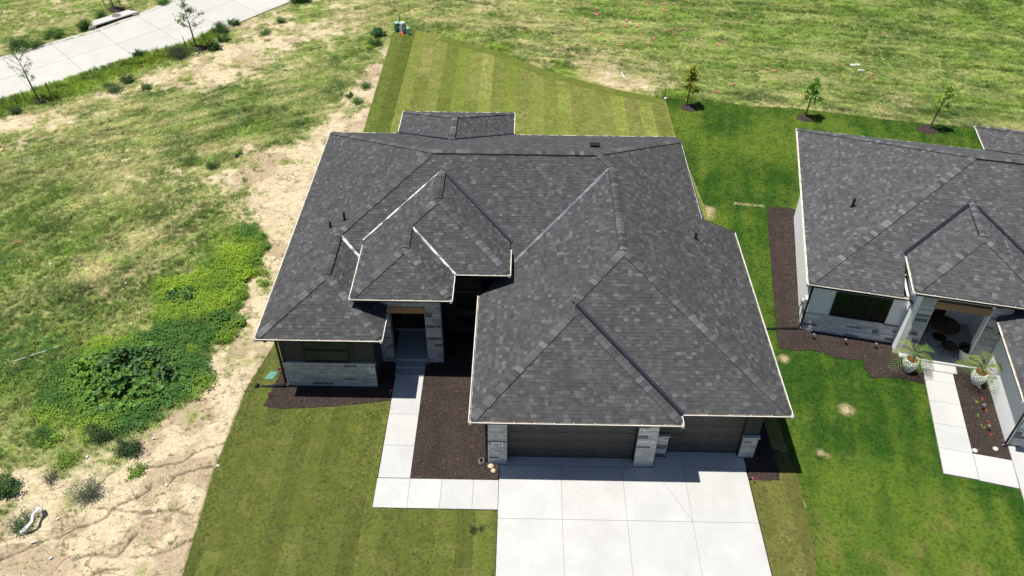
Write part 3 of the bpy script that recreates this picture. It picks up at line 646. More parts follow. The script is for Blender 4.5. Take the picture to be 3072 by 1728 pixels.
spout(nb,[(.30,.12,2.75),(.36,.36,2.55),(.36,.34,.25),(.3,.33,.12),(-1.12,.03,.05)],.045)
spout(nb,[(7.5,-4.9,2.75),(7.84,-4.58,2.5),(7.84,-4.58,.15),(7.74,-4.62,.06)],.045)
spout(nb,[(4.1,.15,2.8),(4.32,-.1,2.72),(4.3,.2,2.6)],.05)
pipe_vent(RN,(2.0,4.95,3.82),.42,.06)
mb=MB(); mb.tube([(.40,4.55,2.3),(.30,4.55,2.3),(.24,4.55,2.18)],.05,8); mb.build('wall_light',M['black'],nb)
mt=MB(); mt.box(.26,.62,1.0,.40,.95,1.55); mt.tube([(.26,.78,1.35),(.15,.78,1.35)],.11,14); mt.tube([(.33,.78,1.0),(.33,.78,0)],.03,6); mt.build('electric_meter',M['meter'],nb)
MB().tube([(.3,1.05,1.1),(.22,1.0,.75),(.28,.9,.3),(.34,.9,0)],.022,6).build('meter_cable',M['greenbox'],nb)

# ---------------------------------------------------------------- concrete: driveway, walks, road
def slabs(name,polys,z0,z1,mat,label=None,base=None,gap=.011):
    b=MB()
    for P in (base or polys): b.prism(P,z0-.05,z1-.025)
    o=b.build(name,M['joint']); tag(o,None,None,None,'structure')
    for P in polys:
        nP=len(P); ar=sum(P[i][0]*P[(i+1)%nP][1]-P[(i+1)%nP][0]*P[i][1] for i in range(nP)); P=P if ar>0 else P[::-1]
        for (x0,y0),(x1,y1) in list(zip(P,P[1:]+P[:1])):
            l_=math.hypot(x1-x0,y1-y0); n_=(-(y1-y0)/l_,(x1-x0)/l_); P=clip_half(P,n_,n_[0]*x0+n_[1]*y0+gap/2)
        cx=sum(a[0] for a in P)/len(P); cy=sum(a[1] for a in P)/len(P); L=lambda a:(a[0]-cx,a[1]-cy)
        s_=MB().prism([L(a) for a in P],z0-z1,0).build('slab',M[mat],o,False,(cx,cy,z1)); f=random.uniform(.965,1.03); s_.color=(f,f*random.uniform(.992,1.004),f*random.uniform(.975,1.0),1)
    return o
yj=[-1.13,-3.44,-5.75,-8.1,-10.5]; xj=[9.5,11.80,14.10,16.42,18.75]
P=[]
for i in range(4):
    for k in range(4):
        x0,x1,y1,y0=xj[i],xj[i+1],yj[k],yj[k+1]
        if i==2 and k==0: P+=[[(x0,y0),(x1,y0),(15.24,y1),(x0,y1)],[(x1,y0),(x1,y1),(15.24,y1)]]
        else: P.append([(x0,y0),(x1,y0),(x1,y1),(x0,y1)])
P+=[[(15.27,-1.13),(16.42,-1.13),(16.42,-.62),(15.27,-.62)],[(16.42,-1.13),(18.78,-1.13),(18.78,-.62),(16.42,-.62)]]
slabs('driveway',P,-.15,.02,'conc')
yw=[3.32,1.27,-.29,-1.80]
P=[[(5.01,yw[k+1]),(6.20,yw[k+1]),(6.20,yw[k]),(5.01,yw[k])] for k in range(3)]
xw=[4.99,6.22,7.39,8.56,9.49]
P+=[[(xw[k],-3.09),(xw[k+1],-3.09),(xw[k+1],-1.82),(xw[k],-1.82)] for k in range(4)]
slabs('front_walk',P,-.15,.03,'conc')
tw=[-1.02,-1.62,-2.8,-4.02,-5.27,-6.52]
we=lambda t:5.38-.05*(t+1.02)/(-5.5)
P=[[nw(we(tw[k+1]),tw[k+1]),nw(6.57,tw[k+1]),nw(6.57,tw[k]),nw(we(tw[k]),tw[k])] for k in range(5)]+[[nw(6.58,-6.55),nw(7.95,-6.6),nw(7.97,-5.29),nw(6.58,-5.28)]]
slabs('white_house_walk',P,-.15,.06,'conc')
P=[[nw(s0,t0),nw(s0+2.4,t0),nw(s0+2.4,t0+2.5),nw(s0,t0+2.5)] for s0 in (7.98,10.38,12.78) for t0 in (-7.05,-9.55,-12.05)]
slabs('white_house_driveway',P,-.15,.06,'conc')
def interp(pl,n):
    pl=[Vector(a+(0,)) for a in pl]; L=[0]
    for a,b_ in zip(pl[:-1],pl[1:]): L.append(L[-1]+(b_-a).length)
    out=[]
    for k in range(n+1):
        s=L[-1]*k/n; i=max(j for j in range(len(L)) if L[j]<=s+1e-9); i=min(i,len(pl)-2); t=(s-L[i])/(L[i+1]-L[i]); q_=pl[i].lerp(pl[i+1],t); out.append((q_.x,q_.y))
    return out
near=[(-34.1,15.4),(-28.6,21.0),(-23.27,26.56),(-20.7,29.21),(-18.46,31.98),(-15.65,34.41),(-13.2,37.0),(-11.6,39.8),(-9.22,43.04),(-6.3,47.2),(-2.5,53.0)]
far=[(-37.8,20.5),(-31.9,26.7),(-26.27,32.57),(-24.75,34.03),(-23.01,36.05),(-21.2,37.74),(-19.36,40.55),(-18.1,42.6),(-15.2,47.0),(-12.0,51.6),(-8.2,57.2)]
NR=14; na,fa=interp(near,NR),interp(far,NR); mid=[((a[0]+b_[0])/2,(a[1]+b_[1])/2) for a,b_ in zip(na,fa)]
P=[]
for k in range(NR): P+=[[na[k],na[k+1],mid[k+1],mid[k]],[mid[k],mid[k+1],fa[k+1],fa[k]]]
slabs('road',P,-.2,.02,'roadconc',None,None,.026)
def offs(pl,d):
    out=[]
    for i in range(len(pl)):
        a=Vector(pl[max(i-1,0)]); b_=Vector(pl[min(i+1,len(pl)-1)]); t=(b_-a).normalized(); out.append((pl[i][0]-t.y*d,pl[i][1]+t.x*d))
    return out
for pl_,d,nm in ((na,-.32,'kerb'),(fa,.32,'kerb')):
    o2=offs(pl_,d); mb=MB()
    for k in range(NR): 
        q_=[pl_[k],pl_[k+1],o2[k+1],o2[k]]
        h=[.022,.022,.07,.07]; mb.face([(a[0],a[1],z) for a,z in zip(q_,h)]); mb.face([(o2[k][0],o2[k][1],.07),(o2[k+1][0],o2[k+1][1],.07),(o2[k+1][0],o2[k+1][1],-.1),(o2[k][0],o2[k][1],-.1)])
    o=mb.build(nm,M['roadconc']); o['kind']='structure'; o.color=(.96,.95,.93,1)
# storm inlet in the far kerb
d=(Vector((-19.28,40.53))-Vector((-21.91,37.41))).normalized(); an=math.atan2(d.y,d.x)
inl=empty('storm_inlet',(-20.75,39.15,0),an); tag(inl,'concrete storm drain inlet with a dark slot in the far road kerb','drain')
MB().prism([(-2.0,.05),(2.0,.05),(1.6,.95),(-1.2,.95)],.19,.27).build('inlet_top',M['roadconc'],inl).color=(1,1,1,1)
mb=MB(); mb.box(-2.0,.0,.02,-1.5,.2,.19); mb.box(1.5,.0,.02,2.0,.2,.19); mb.build('inlet_cheek',M['roadconc'],inl).color=(1,1,1,1)
MB().box(-1.5,.12,-.02,1.5,.8,.19).build('inlet_mouth',M['vent'],inl)
MB().lathe([(.0,.275),(.26,.275),(.26,.29),(.33,.29),(.33,.27)],20,None,0,(.45,.55)).build('manhole_lid',M['iron'],inl)

# ---------------------------------------------------------------- lawns of sod strips
def sod(name,poly,x0,x1,y0,y1,base,wid,lens,vary,z=.015,special=None):
    o=MB().prism(poly,-.12,.004).build(name,M['straw']); o['kind']='structure'
    k=0; x=x0
    while x<x1:
        y=y0-random.random()*lens[0]
        while y<y1:
            L=random.uniform(*lens); Q=clip_rect(poly,x+.008,y+.006,x+wid-.008,min(y+L,y1)-.006); y+=L
            if len(Q)<3: continue
            a=abs(sum(Q[i][0]*Q[(i+1)%len(Q)][1]-Q[(i+1)%len(Q)][0]*Q[i][1] for i in range(len(Q)))/2)
            if a<.03: continue
            f=1+random.uniform(-vary,vary)*.75+(.085 if k%2 else -.085); h=random.uniform(-.5,1)*vary
            c=(base[0]*f*(1+h*.35),base[1]*f,base[2]*f*(1+h*.9))
            if special: c=special(k,x,y,c)
            s_=MB().prism(Q,-.05,z+random.uniform(-.004,.006)).build('sod_strip',M['sod'],o); s_.color=(c[0],c[1],c[2],1)
        x+=wid; k+=1
    return o
SB=(.186,.212,.047); SF=(.112,.136,.026)
backP=[(.66,5.3),(-.48,5.3),(-.2,14),(.30,20),(.50,23.24),(.43,37.9),(2.14,38.46),(4.67,37.18),(8.34,35.01),(11.63,32.13),(13.12,31.13),(16.34,29.35),(18.44,28.57),(19.42,28.03),(19.44,23.76),(20.0,16.0),(20.2,8),(20.55,-.3),(19.9,-.3),(19.9,9.5),(18.0,9.5),(18.0,17.2),(.66,17.2)]
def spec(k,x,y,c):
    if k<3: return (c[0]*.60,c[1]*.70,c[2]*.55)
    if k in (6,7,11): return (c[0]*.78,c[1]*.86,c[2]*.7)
    if random.random()<.16: return (c[0]*1.16,c[1]*1.08,c[2]*1.3)
    return c
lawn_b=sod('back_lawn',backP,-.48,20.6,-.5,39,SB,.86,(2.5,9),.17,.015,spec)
bd=MB(); Q=[(4.2,37.4),(8.34,35.01),(11.63,32.13),(13.12,31.13),(16.34,29.35),(19.42,28.03)]; Q2=offs(Q,-.75)
for k in range(5): bd.prism([Q[k],Q[k+1],Q2[k+1],Q2[k]],.0,.028)
o=bd.build('sod_strip',M['sod'],lawn_b); o.color=(.125,.155,.028,1)
frontP=[(.66,5.28),(-.48,5.28),(-1.06,2.38),(-1.06,.64),(-1.16,-1.73),(-.94,-5.87),(-.7,-11),(9.48,-11),(9.48,-3.12),(4.98,-3.12),(4.98,1.97),(2.96,1.63),(1.0,1.45),(-.1,1.56),(.05,2.4),(.15,3.3),(.4,4.6),(.66,4.7)]
sod('front_lawn',frontP,-1.2,9.6,-11,5.4,SF,.66,(3,10),.15)
sideP=[(18.78,-11),(20.0,-11),(20.25,-5.43),(20.44,-4.35),(20.63,-1.85),(20.55,-.32),(19.95,-.32),(19.92,-1.6),(18.80,-1.62)]
sod('side_lawn',sideP,18.7,20.8,-11,0,(.138,.145,.036),.66,(3,10),.1)
# neighbour lawn: one sheet, mown, with yellow patches
nbP=[(19.42,28.03),(22.54,28.0),(24.77,27.3),(27.33,27.2),(31.14,26.29),(34.86,25.41),(38.15,25.0),(47,23.3),(47,-12),(20.0,-12),(20.25,-5.43),(20.44,-4.35),(20.63,-1.85),(20.55,-.3),(20.2,8),(20.0,16.0),(19.44,23.76)]
BARE=[(23.44,1.93,.26),(21.79,-.31,.17),(22.0,-.42,.14),(21.62,4.72,.22),(20.08,15.73,.35),(20.0,15.2,.3),]+[(21.7+.16*i,16.38-.024*i,.085) for i in range(10)]
def lawncol(X,Y):
    f=fbm(X,Y,.33,4,5); f2=fbm(X,Y,1.6,4,9); s_=(X-NX)*math.cos(NTH)+(Y-NY)*math.sin(NTH); t_=-(X-NX)*math.sin(NTH)+(Y-NY)*math.cos(NTH)
    st=.5+.5*np.sin((s_+.12*np.sin(t_*.5))*2*np.pi/1.15)
    k=np.clip((f-.38)*2.4+(f2-.5)*.9+(fbm(s_*2.4,t_*.3,1.0,3,6)-.5)*1.1+(st-.5)*.3*(t_<3)+.16*np.clip((-Y)/6,0,1)+.1,0,1)[...,None]
    c=np.array((.031,.088,.008))*(1-k)+np.array((.106,.168,.019))*k
    yl=np.clip((fbm(X,Y,.8,4,21)-.60)*5,0,1)[...,None]*np.clip((3-Y)/5,.0,.7)[...,None]; c=c*(1-yl)+np.array((.20,.19,.05))*yl
    for bx,by,br in BARE:
        w=np.clip(1.35-np.hypot(X-bx,Y-by)/br+(f2-.5)*1.2,0,1)[...,None]; c=c*(1-w)+np.array((.46,.37,.22))*w
    return c
def grid_sheet(name,xs,ys,zf,cf,mask,mat):
    X,Y=np.meshgrid(xs,ys); Z=zf(X,Y); nx,ny=len(xs),len(ys)
    co=np.stack([X,Y,Z],-1).reshape(-1,3); idx=np.arange(nx*ny).reshape(ny,nx)
    F=np.stack([idx[:-1,:-1],idx[:-1,1:],idx[1:,1:],idx[1:,:-1]],-1).reshape(-1,4)
    if mask is not None:
        cx=(X[:-1,:-1]+X[1:,1:])/2; cy=(Y[:-1,:-1]+Y[1:,1:])/2; F=F[mask(cx,cy).reshape(-1)]
    me=bpy.data.meshes.new(name); me.vertices.add(len(co)); me.vertices.foreach_set('co',co.astype(np.float32).ravel())
    me.loops.add(len(F)*4); me.loops.foreach_set('vertex_index',F.astype(np.int32).ravel()); me.polygons.add(len(F)); me.polygons.foreach_set('loop_start',np.arange(0,len(F)*4,4,dtype=np.int32))
    me.polygons.foreach_set('use_smooth',np.ones(len(F),bool)); me.update(calc_edges=True)
    a=me.color_attributes.new('gcol','FLOAT_COLOR','POINT'); c=cf(X,Y); c=c.reshape(-1,c.shape[-1]); a.data.foreach_set('color',np.concatenate([c,np.ones((len(c),1))],1)[:,:4].astype(np.float32).ravel())
    me.materials.append(mat); o=link(name,me); o['kind']='structure'; return o
grid_sheet('side_yard_lawn',np.arange(19.3,47,.12),np.arange(-12,28.2,.12),lambda X,Y:.0+.02*(fbm(X,Y,3,3,2)-.5),lawncol,lambda x,y:pip(x,y,nbP),M['lawn'])
# mulch beds
bed1=[(-.1,1.56),(.6,1.42),(1.0,1.45),(1.9,1.52),(2.96,1.63),(4.0,1.83),(5.0,1.97),(5.0,4.2),(4.4,4.4),(4.4,2.9),(.7,2.9),(.7,5.0),(.42,4.7),(.15,3.3),(.03,2.4)]
bed2=[(6.2,-1.8),(9.49,-1.8),(9.49,-1.13),(9.2,-1.0),(9.2,6.0),(6.3,6.0),(6.3,4.1),(6.21,3.3)]
bed3=[(18.80,-1.55),(19.4,-1.66),(19.9,-1.56),(20.0,-1.2),(19.95,-.2),(19.95,9),(19.05,9),(19.05,-.4),(18.80,-.6)]
nbed=[(23.35,16.05),(22.9,13.8),(22.53,11.53),(22.1,9.2),(21.8,7.21),(21.6,6.2),(21.49,5.36),(22.2,5.22),(22.95,5.27),(23.5,5.02),(23.87,4.8),(24.5,4.72),(25.07,4.67),(24.93,4.45),(24.86,4.23),(24.97,3.65),(25.6,3.72),(26.22,3.68),(27.05,3.39),(27.28,4.0),(27.6,5.0),(27.2,6.5),(24.0,7.3),(25.6,15.5),(24.4,16.05)]
nbed2=[nw(6.58,-5.26),nw(7.99,-5.28),nw(7.99,-.3),nw(6.75,-.5),nw(6.6,-1.1)]
beds=[]
for k,(P,z) in enumerate(((bed1,.03),(bed2,.028),(bed3,.026),(nbed,.03),(nbed2,.03))):
    o=MB().prism(P,-.1,z).build('mulch_bed',M['mulch']); o['kind']='structure'; beds.append((P,z))
# ---------------------------------------------------------------- open ground (dirt and rough grass)
CT=np.array([(-29.9,41.7,0.5,0.5),(-25.9,41.1,0.45,0.5),(-22.5,41.2,0.55,0.5),(-27.4,36.6,0.5,0.5),(-20.6,42,0.5,0.5),(-21.7,26.4,0.5,0.4),(-19.7,28.9,0.75,0.8),(-18.3,30.1,0.8,0.85),(-16.9,32,0.75,0.8),(-21,28.3,0.75,0.8),(-22.2,25.9,0.5,0.5),(-14.8,33.9,0.6,0.6),(-21,23.9,0.3,0.3),(-18.7,24.9,0.35,0.3),(-16.7,26,0.4,0.3),(-15.5,28.2,0.35,0.4),(-13.9,30.5,0.25,0.3),(-12,31.2,0.3,0.3),(-9.9,33.7,0.18,0.3),(-7.6,35.8,0.25,0.3),(-5.3,38.7,0.3,0.4),(-6.7,42.5,0.45,0.6),(-13.4,26.1,0.6,0.3),(-11.1,26.2,0.65,0.4),(-9.3,27.8,0.6,0.4),(-7.6,30.1,0.45,0.4),(-5.7,32.6,0.5,0.5),(-3.5,35.2,0.6,0.5),(-1.6,34.6,0.7,0.5),(-1,36,0.8,0.7),(-16.2,28.2,0.3,0.2),(-10.3,30.1,0.3,0.3),(-7,26.8,0.8,0.5),(-4.6,27.4,0.8,0.5),(-2.3,29.1,0.8,0.5),(-1.2,32.1,0.7,0.5),(-0.9,39.6,0.75,0.3),(-3,39.5,0.45,0.2),(-4,41.7,0.35,0.3),(-19.8,22,0.4,0.3),(-17.4,22.1,0.45,0.4),(-15.3,22.6,0.65,0.3),(-13.1,23.1,0.7,0.3),(-10.7,23.2,0.8,0.4),(-8.2,23.7,0.9,0.5),(-6.1,24.3,0.9,0.6),(-4.5,22.9,0.75,0.4),(-3.4,25.4,0.7,0.5),(-2.1,26.4,0.55,0.4),(-0.9,27,0.25,0.3),(-0,28.6,0.08,0.3),(-0.1,31.5,0.15,0.3),(0.1,35.4,0.2,0.4),(0,24.5,0.04,0.3),(-1.3,23.5,0.05,0.3),(-0,21.6,0.03,0.3),(-18.3,19,0.7,0.4),(-16.5,19.9,0.6,0.4),(-14.2,19.9,0.6,0.4),(-12.1,20.4,0.5,0.3),(-9.4,20.1,0.65,0.4),(-7.7,20.5,0.5,0.4),(-5.9,20.6,0.4,0.2),(-4.2,20.6,0.15,0.2),(-2.3,21.1,0.06,0.3),(-17.2,16.6,0.85,0.5),(-15.2,17,0.8,0.5),(-13.2,17.5,0.6,0.4),(-11.4,17.9,0.45,0.3),(-9.5,18.4,0.45,0.4),(-7,18,0.5,0.5),(-5.6,18.1,0.3,0.5),(-3.9,18.1,0.08,0.5),(-2.2,18.6,0.05,0.3),(-16,14,0.95,0.6),(-13.9,14.1,0.9,0.5),(-12,14.5,0.75,0.3),(-10,14.9,0.7,0.3),(-7.9,15,0.6,0.4),(-6.1,15,0.6,0.5),(-4.7,14.7,0.35,0.5),(-3,15.4,0.08,0.5),(-2.1,16.2,0.04,0.3),(-14.9,11.7,0.95,0.5),(-12.9,11.8,0.9,0.5),(-10.9,11.8,0.85,0.3),(-9,12.2,0.7,0.15),(-6.9,11.9,0.75,0.3),(-4.9,12.6,0.8,0.6),(-3.7,12.6,0.7,0.8),(-2.8,11.4,0.55,0.9),(-2.3,12.7,0.1,0.6),(-2,13.7,0.03,0.3),(-13.7,9.3,0.95,0.4),(-11.7,9,0.95,0.4),(-10,9.6,0.8,0.15),(-8.2,10,0.8,0.2),(-6.3,10,0.85,0.4),(-4.4,10.1,0.9,0.8),(-3.3,10.1,0.95,0.95),(-2.3,9.5,0.3,0.8),(-1.9,10.8,0.05,0.5),(-12.6,7,0.95,0.4),(-10.8,7.1,0.95,0.4),(-8.9,6.9,0.95,0.35),(-7.4,7.7,0.9,0.4),(-6.2,8.6,1,0.9),(-4.5,8.3,1,1),(-3,7.8,1,1),(-2.1,7,0.2,0.8),(-1.8,7.3,0.04,0.4),(-11.6,5,0.97,0.6),(-10,5.3,1,0.6),(-8.2,5.1,0.9,0.3),(-6.5,5.4,0.9,0.5),(-5.3,5.9,1,0.9),(-3.8,6.2,1,1),(-2.8,5.7,0.8,0.9),(-2.1,5.2,0.12,0.6),(-1.6,4.7,0.03,0.4),(-10.7,3.1,1,0.6),(-8.9,2.7,1,0.7),(-6.9,4.1,1,0.8),(-4.9,4.2,1,0.9),(-3.9,4.2,0.5,0.7),(-2.9,3.8,0.08,0.4),(-1.7,3.6,0.03,0.3),(-9.9,1.4,0.9,0.5),(-8.6,1.4,0.95,0.8),(-6.9,1.9,1,0.9),(-4.5,1.9,0.95,0.8),(-3.6,2.2,0.6,0.6),(-2.8,2.4,0.06,0.4),(-9.1,-0.2,0.75,0.5),(-7.9,-0.2,0.8,0.6),(-6.4,0.1,0.9,0.6),(-5.1,0.3,0.85,0.5),(-4.3,0.7,0.6,0.6),(-3.5,0.5,0.1,0.4),(-8.9,-1.5,0.6,0.4),(-7.8,-1.3,0.45,0.5),(-6.6,-1.1,0.65,0.5),(-4.9,-1.2,0.5,0.5),(-4.2,-1,0.15,0.5),(-3.2,-0.7,0.05,0.4),(-8.3,-2.9,0.3,0.4),(-7.4,-2.5,0.3,0.5),(-6,-2.9,0.35,0.4),(-5.3,-2,0.3,0.5),(-4.5,-2.1,0.07,0.4),(-7.6,-4.2,0.15,0.4),(-6.7,-4,0.15,0.4),(-6.2,-3.4,0.08,0.4),(-6.8,-5.3,0.03,0.3),(-5.6,-4.6,0.02,0.3),(-4.6,-3.7,0.04,0.3),(-3.6,-2.6,0.03,0.4),(-2.6,-1.2,0.03,0.4),(-3.2,-5.5,0.01,0.3),(-1.7,-4.9,0.01,0.3),(-1.7,-2.8,0.02,0.3),(-1.3,-0,0.02,0.3),(-0.9,3.1,0.02,0.3),(-2.1,2.9,0.06,0.4),(-1.2,2,0.04,0.4),(-1.1,5.2,0.02,0.3),(-1.2,8.7,0.02,0.3),(0.4,41.1,0.8,0.3),(3.2,37.5,0.95,0.6),(6.2,36.2,0.9,0.6),(3.4,42,0.85,0.4),(6.5,41.3,0.75,0.25),(9.6,40.6,0.85,0.3),(12.6,37.8,0.8,0.3),(15.7,40.1,0.9,0.5),(8.3,34.3,0.95,0.8),(11.1,34.4,0.75,0.2),(13.9,34.4,0.7,0.15),(15.2,32.6,0.6,0.1),(13,31.9,0.9,0.8),(16,31.4,0.25,0.1),(17.2,30.6,0.3,0.1),(18.2,30,0.5,0.3),(18,32.7,0.8,0.25),(19.9,30.3,0.75,0.3),(20.2,28.7,0.95,0.8),(18.9,41.7,0.95,0.55),(23.3,40.3,0.95,0.6),(27.8,40.4,0.9,0.5),(32.4,40.6,0.95,0.55),(37,40.7,0.95,0.6),(41.6,40.9,0.92,0.5),(46.2,41,0.9,0.6),(19.7,35.9,0.95,0.5),(23.9,35.4,0.9,0.5),(28.2,35.5,0.95,0.55),(32.5,35.7,0.9,0.5),(36.8,35.8,0.9,0.45),(41.1,35.9,0.95,0.6),(45.2,36,0.9,0.6),(22,32.2,0.9,0.5),(26,31.7,0.85,0.4),(29.9,31.2,0.85,0.3),(34,31.3,0.9,0.4),(38,31.4,0.9,0.4),(42.1,31.6,0.9,0.6),(22.8,29,0.8,0.3),(26.5,28,0.8,0.35),(30.5,28.4,0.85,0.4),(34,27.4,0.75,0.3),(37.6,27,0.8,0.4),(41,26.6,0.8,0.4),(40,29.8,0.9,0.5)])
CT[:,2]+=np.where((CT[:,0]<3)&(CT[:,2]>.33)&(CT[:,2]<.97),.13,0); CT[:,3]=np.clip(CT[:,3]+np.where(CT[:,0]<3,.08,.05),0,1)
def idw(X,Y):
    x=X.ravel();y=Y.ravel(); out=np.empty((len(x),2)); 
    for a in range(0,len(x),40000):
        d=np.hypot(x[a:a+40000,None]-CT[None,:,0],(y[a:a+40000,None]-CT[None,:,1])*.8)+.25; w=d**-4
        out[a:a+40000]=(w@CT[:,2:4])/w.sum(1,keepdims=True)
    return out.reshape(X.shape+(2,))
roadP=na+fa[::-1]
HOME=[(.6,2.7),(4.4,2.7),(4.4,4),(7,4),(7,6),(9,6),(9,-1.2),(19.2,-1.2),(19.2,9.2),(17.6,9.2),(17.6,17.1),(9.5,20),(3.8,20),(3.8,17.1),(.6,17.1)]
DRV=[(9.5,-11),(18.78,-11),(18.78,-.6),(9.5,-1.1)]; WLK=[(5,-3.1),(9.5,-3.1),(9.5,-1.8),(6.2,-1.8),(6.2,4.1),(5,4.1)]
FLAT=[backP,frontP,sideP,nbP,HOME,DRV,WLK,roadP,bed1,bed2,bed3]
def built(X,Y):
    r=np.zeros(np.shape(X),bool)
    for P in FLAT: r|=pip(X,Y,P)
    return r
GUL=[[(-7.3,-5.42),(-6.75,-5.03),(-6.06,-4.57),(-5.26,-4.21),(-4.75,-3.97),(-4.41,-3.66),(-4.39,-3.34),(-4.05,-3.0),(-3.55,-2.8),(-3.24,-2.48),(-3.24,-2.17)],[(-4.89,-5.31),(-4.46,-5.14),(-3.47,-5.15),(-3.32,-4.9),(-3.07,-4.22)],[(-2.75,-2.22),(-2.53,-1.73),(-1.94,-1.56),(-1.23,-1.41)],[(-5.18,-2.4),(-5.02,-2.01),(-4.8,-1.75)],[(-4.17,-1.54),(-3.28,-1.45),(-2.53,-1.24),(-1.89,-.68),(-1.1,-.32)],[(-1.76,-4.64),(-1.56,-4.36)],[(-3.98,-5.83),(-3.59,-5.61),(-3.13,-5.65)],[(-2.95,-5.22),(-2.03,-5.04),(-1.4,-4.69),(-1.07,-4.46)],[(-2.98,2.47),(-2.72,2.8),(-2.59,3.38)],[(-4.3,-3.3),(-3.3,-3.5),(-2.2,-3.3),(-1.4,-3.5)]]
def gully(X,Y):
    wx=X+.22*(fbm(X,Y,1.7,3,31)-.5)+.12*(fbm(X,Y,6,2,33)-.5); wy=Y+.22*(fbm(X,Y,1.7,3,35)-.5)+.12*(fbm(X,Y,6,2,37)-.5)
    g=np.zeros(X.shape); m=(X<0)&(X>-9)&(Y<4.5)
    if m.any():
        v=np.zeros(m.sum())
        for pl_ in GUL: v=np.maximum(v,np.clip(1.25-segdist(wx[m],wy[m],pl_)/.055,0,1))
        g[m]=v
    # branching rills
    a=(X*.75+Y*.66); c=(-X*.66+Y*.75)
    r1=np.abs(fbm(a*.42+.3*fbm(X,Y,1.1,2,3),c*1.25,1.0,4,41)-.5); r2=np.abs(fbm(a*.8,c*1.9,1.0,3,47)-.5)
    sel=np.clip((fbm(X,Y,.35,2,51)-.42)*6,0,1)
    rill=np.clip(1-r1/.008,0,1)*1.0*sel+np.clip(1-r2/.009,0,1)*.7*np.clip((fbm(X,Y,.5,2,53)-.5)*6,0,1)
    return np.clip(g+rill,0,1)
def covnoise(X,Y,cv):
    n1=fbm(X,Y,.9,4,11)-.5; n2=fbm(X,Y,3.6,3,13)-.5
    st=fbm(X*.35+Y*.12,Y*1.5-X*.25,1.0,3,61)-.5      # mown swaths
    return np.clip(cv+n1*1.05*np.clip(1.3-cv,.25,1)+n2*.75+st*.35*(cv>.5),0,1)
def ground_z(X,Y):
    b=built(X,Y); cv=idw(X,Y)[...,0]
    z=-.012+.055*(fbm(X,Y,.8,4,71)-.5)+.05*(fbm(X,Y,4,3,73)-.5)*np.clip(cv+.25,0,1)
    z-=.05*gully(X,Y)*(cv<.4)
    tr=np.zeros(X.shape)
    z=np.where(b,-.16,z)
    return np.where((np.abs(X-5)>70)|(np.abs(Y-20)>70),-.05,z)
def ground_c(X,Y):
    A=idw(X,Y); cv,lu=A[...,0],A[...,1]; k=covnoise(X,Y,cv)
    edge=np.clip(1-segdist(X,Y,[(-.48,5.3),(-1.06,2.38),(-1.06,.64),(-1.16,-1.73),(-.94,-5.87),(-.7,-11)])/2.2,0,1)
    damp=np.clip((fbm(X,Y,.75,5,81)-.555+edge*.15)*14,0,1); gu=gully(X,Y)*(cv<.45)
    d=np.array((.60,.495,.325))*(1-damp[...,None])+np.array((.44,.345,.225))*damp[...,None]
    d=d*(.86+.28*fbm(X,Y,2.5,4,83))[...,None]
    pk=np.clip((fbm(X,Y,.22,2,87)-.5)*3,0,1)[...,None]*np.clip((Y-14)/10,0,1)[...,None]; d=d*(1-pk*.35)+np.array((.50,.36,.25))*pk*.35
    d=d*(1-.62*np.clip(gu*1.2,0,1))[...,None]
    far=np.clip((Y-24)/6,0,1)*np.clip((X+14)/10,0,1)
    straw=np.array((.38,.32,.16)); gr=np.array((.19,.23,.06))
    g=straw*(1-lu[...,None])+gr*lu[...,None]
    g=g*(.75+.5*fbm(X*.6,Y*1.6,1.3,4,91))[...,None]
    s_=np.clip((k-.22)*2.6,0,1)[...,None]
    c=d*(1-s_)+g*s_
    # tyre marks top centre
    t=np.zeros(X.shape)
    for pl_ in TRK:
        w=segdist(X,Y,pl_); t=np.maximum(t,np.clip(1.2-w/.28,0,1)*(.4+.6*(np.sin((X*.8+Y)*14)>0)))
    c=c*(1-.5*t[...,None])+np.array((.20,.145,.09))*.5*t[...,None]
    sw=swath(X,Y)[...,None]*.45; c=c*(1-sw)+np.array((.40,.34,.19))*sw
    return np.concatenate([c,np.clip(1.1-s_*1.6,0,1)],-1)
TRK=[[(-6.0,40.2),(-3.2,42.0),(-.5,43.6),(2.5,45.5)],[(-4.5,39.2),(-1.5,40.8),(1.0,42.5),(4.0,44.6)],[(9.2,37.3),(12.2,34.6),(15.2,32.9),(17.2,31.4)],[(10.0,38.8),(13,35.8),(15.8,33.8),(18.0,32.4)],[(-20,21.2),(-16,24.0),(-12,26.0),(-9,26.6)],[(-14.5,11.3),(-11.5,13.2),(-9.5,14.2)]]
SWT=[[(3.9,42.8),(4.3,39.0),(6.2,35.5),(9.4,33.7),(13.0,32.2),(16.7,30.3)],[(5.8,43.3),(6.1,39.8),(8.2,36.6),(11.9,34.4),(15.2,32.9),(19.3,30.0)],[(7.5,44.1),(8.1,40.2),(10.5,37.7),(14.2,35.4),(18.0,33.0),(20.6,31.5)],[(-3.5,40.6),(-.6,39.4),(2.2,41.0),(5.8,43.8)],[(-3.4,18.1),(-5.5,14.7),(-7.4,12.2),(-9.0,9.4)],[(-3.7,14.0),(-5.6,11.0),(-7.8,7.7)],[(-6.4,16.1),(-8.2,13.9),(-10.4,11.2)]]
def swath(X,Y):
    wx=X+.5*(fbm(X,Y,.5,2,63)-.5); wy=Y+.5*(fbm(X,Y,.5,2,65)-.5); v=np.zeros(np.shape(X))
    for pl_ in SWT:
        w=segdist(wx,wy,pl_); v=np.maximum(v,np.clip(1.3-np.minimum(np.abs(w),np.abs(w-1.1))/.24,0,1))
    return v*np.clip(fbm(X,Y,1.1,3,67)*2.2-.35,0,1)
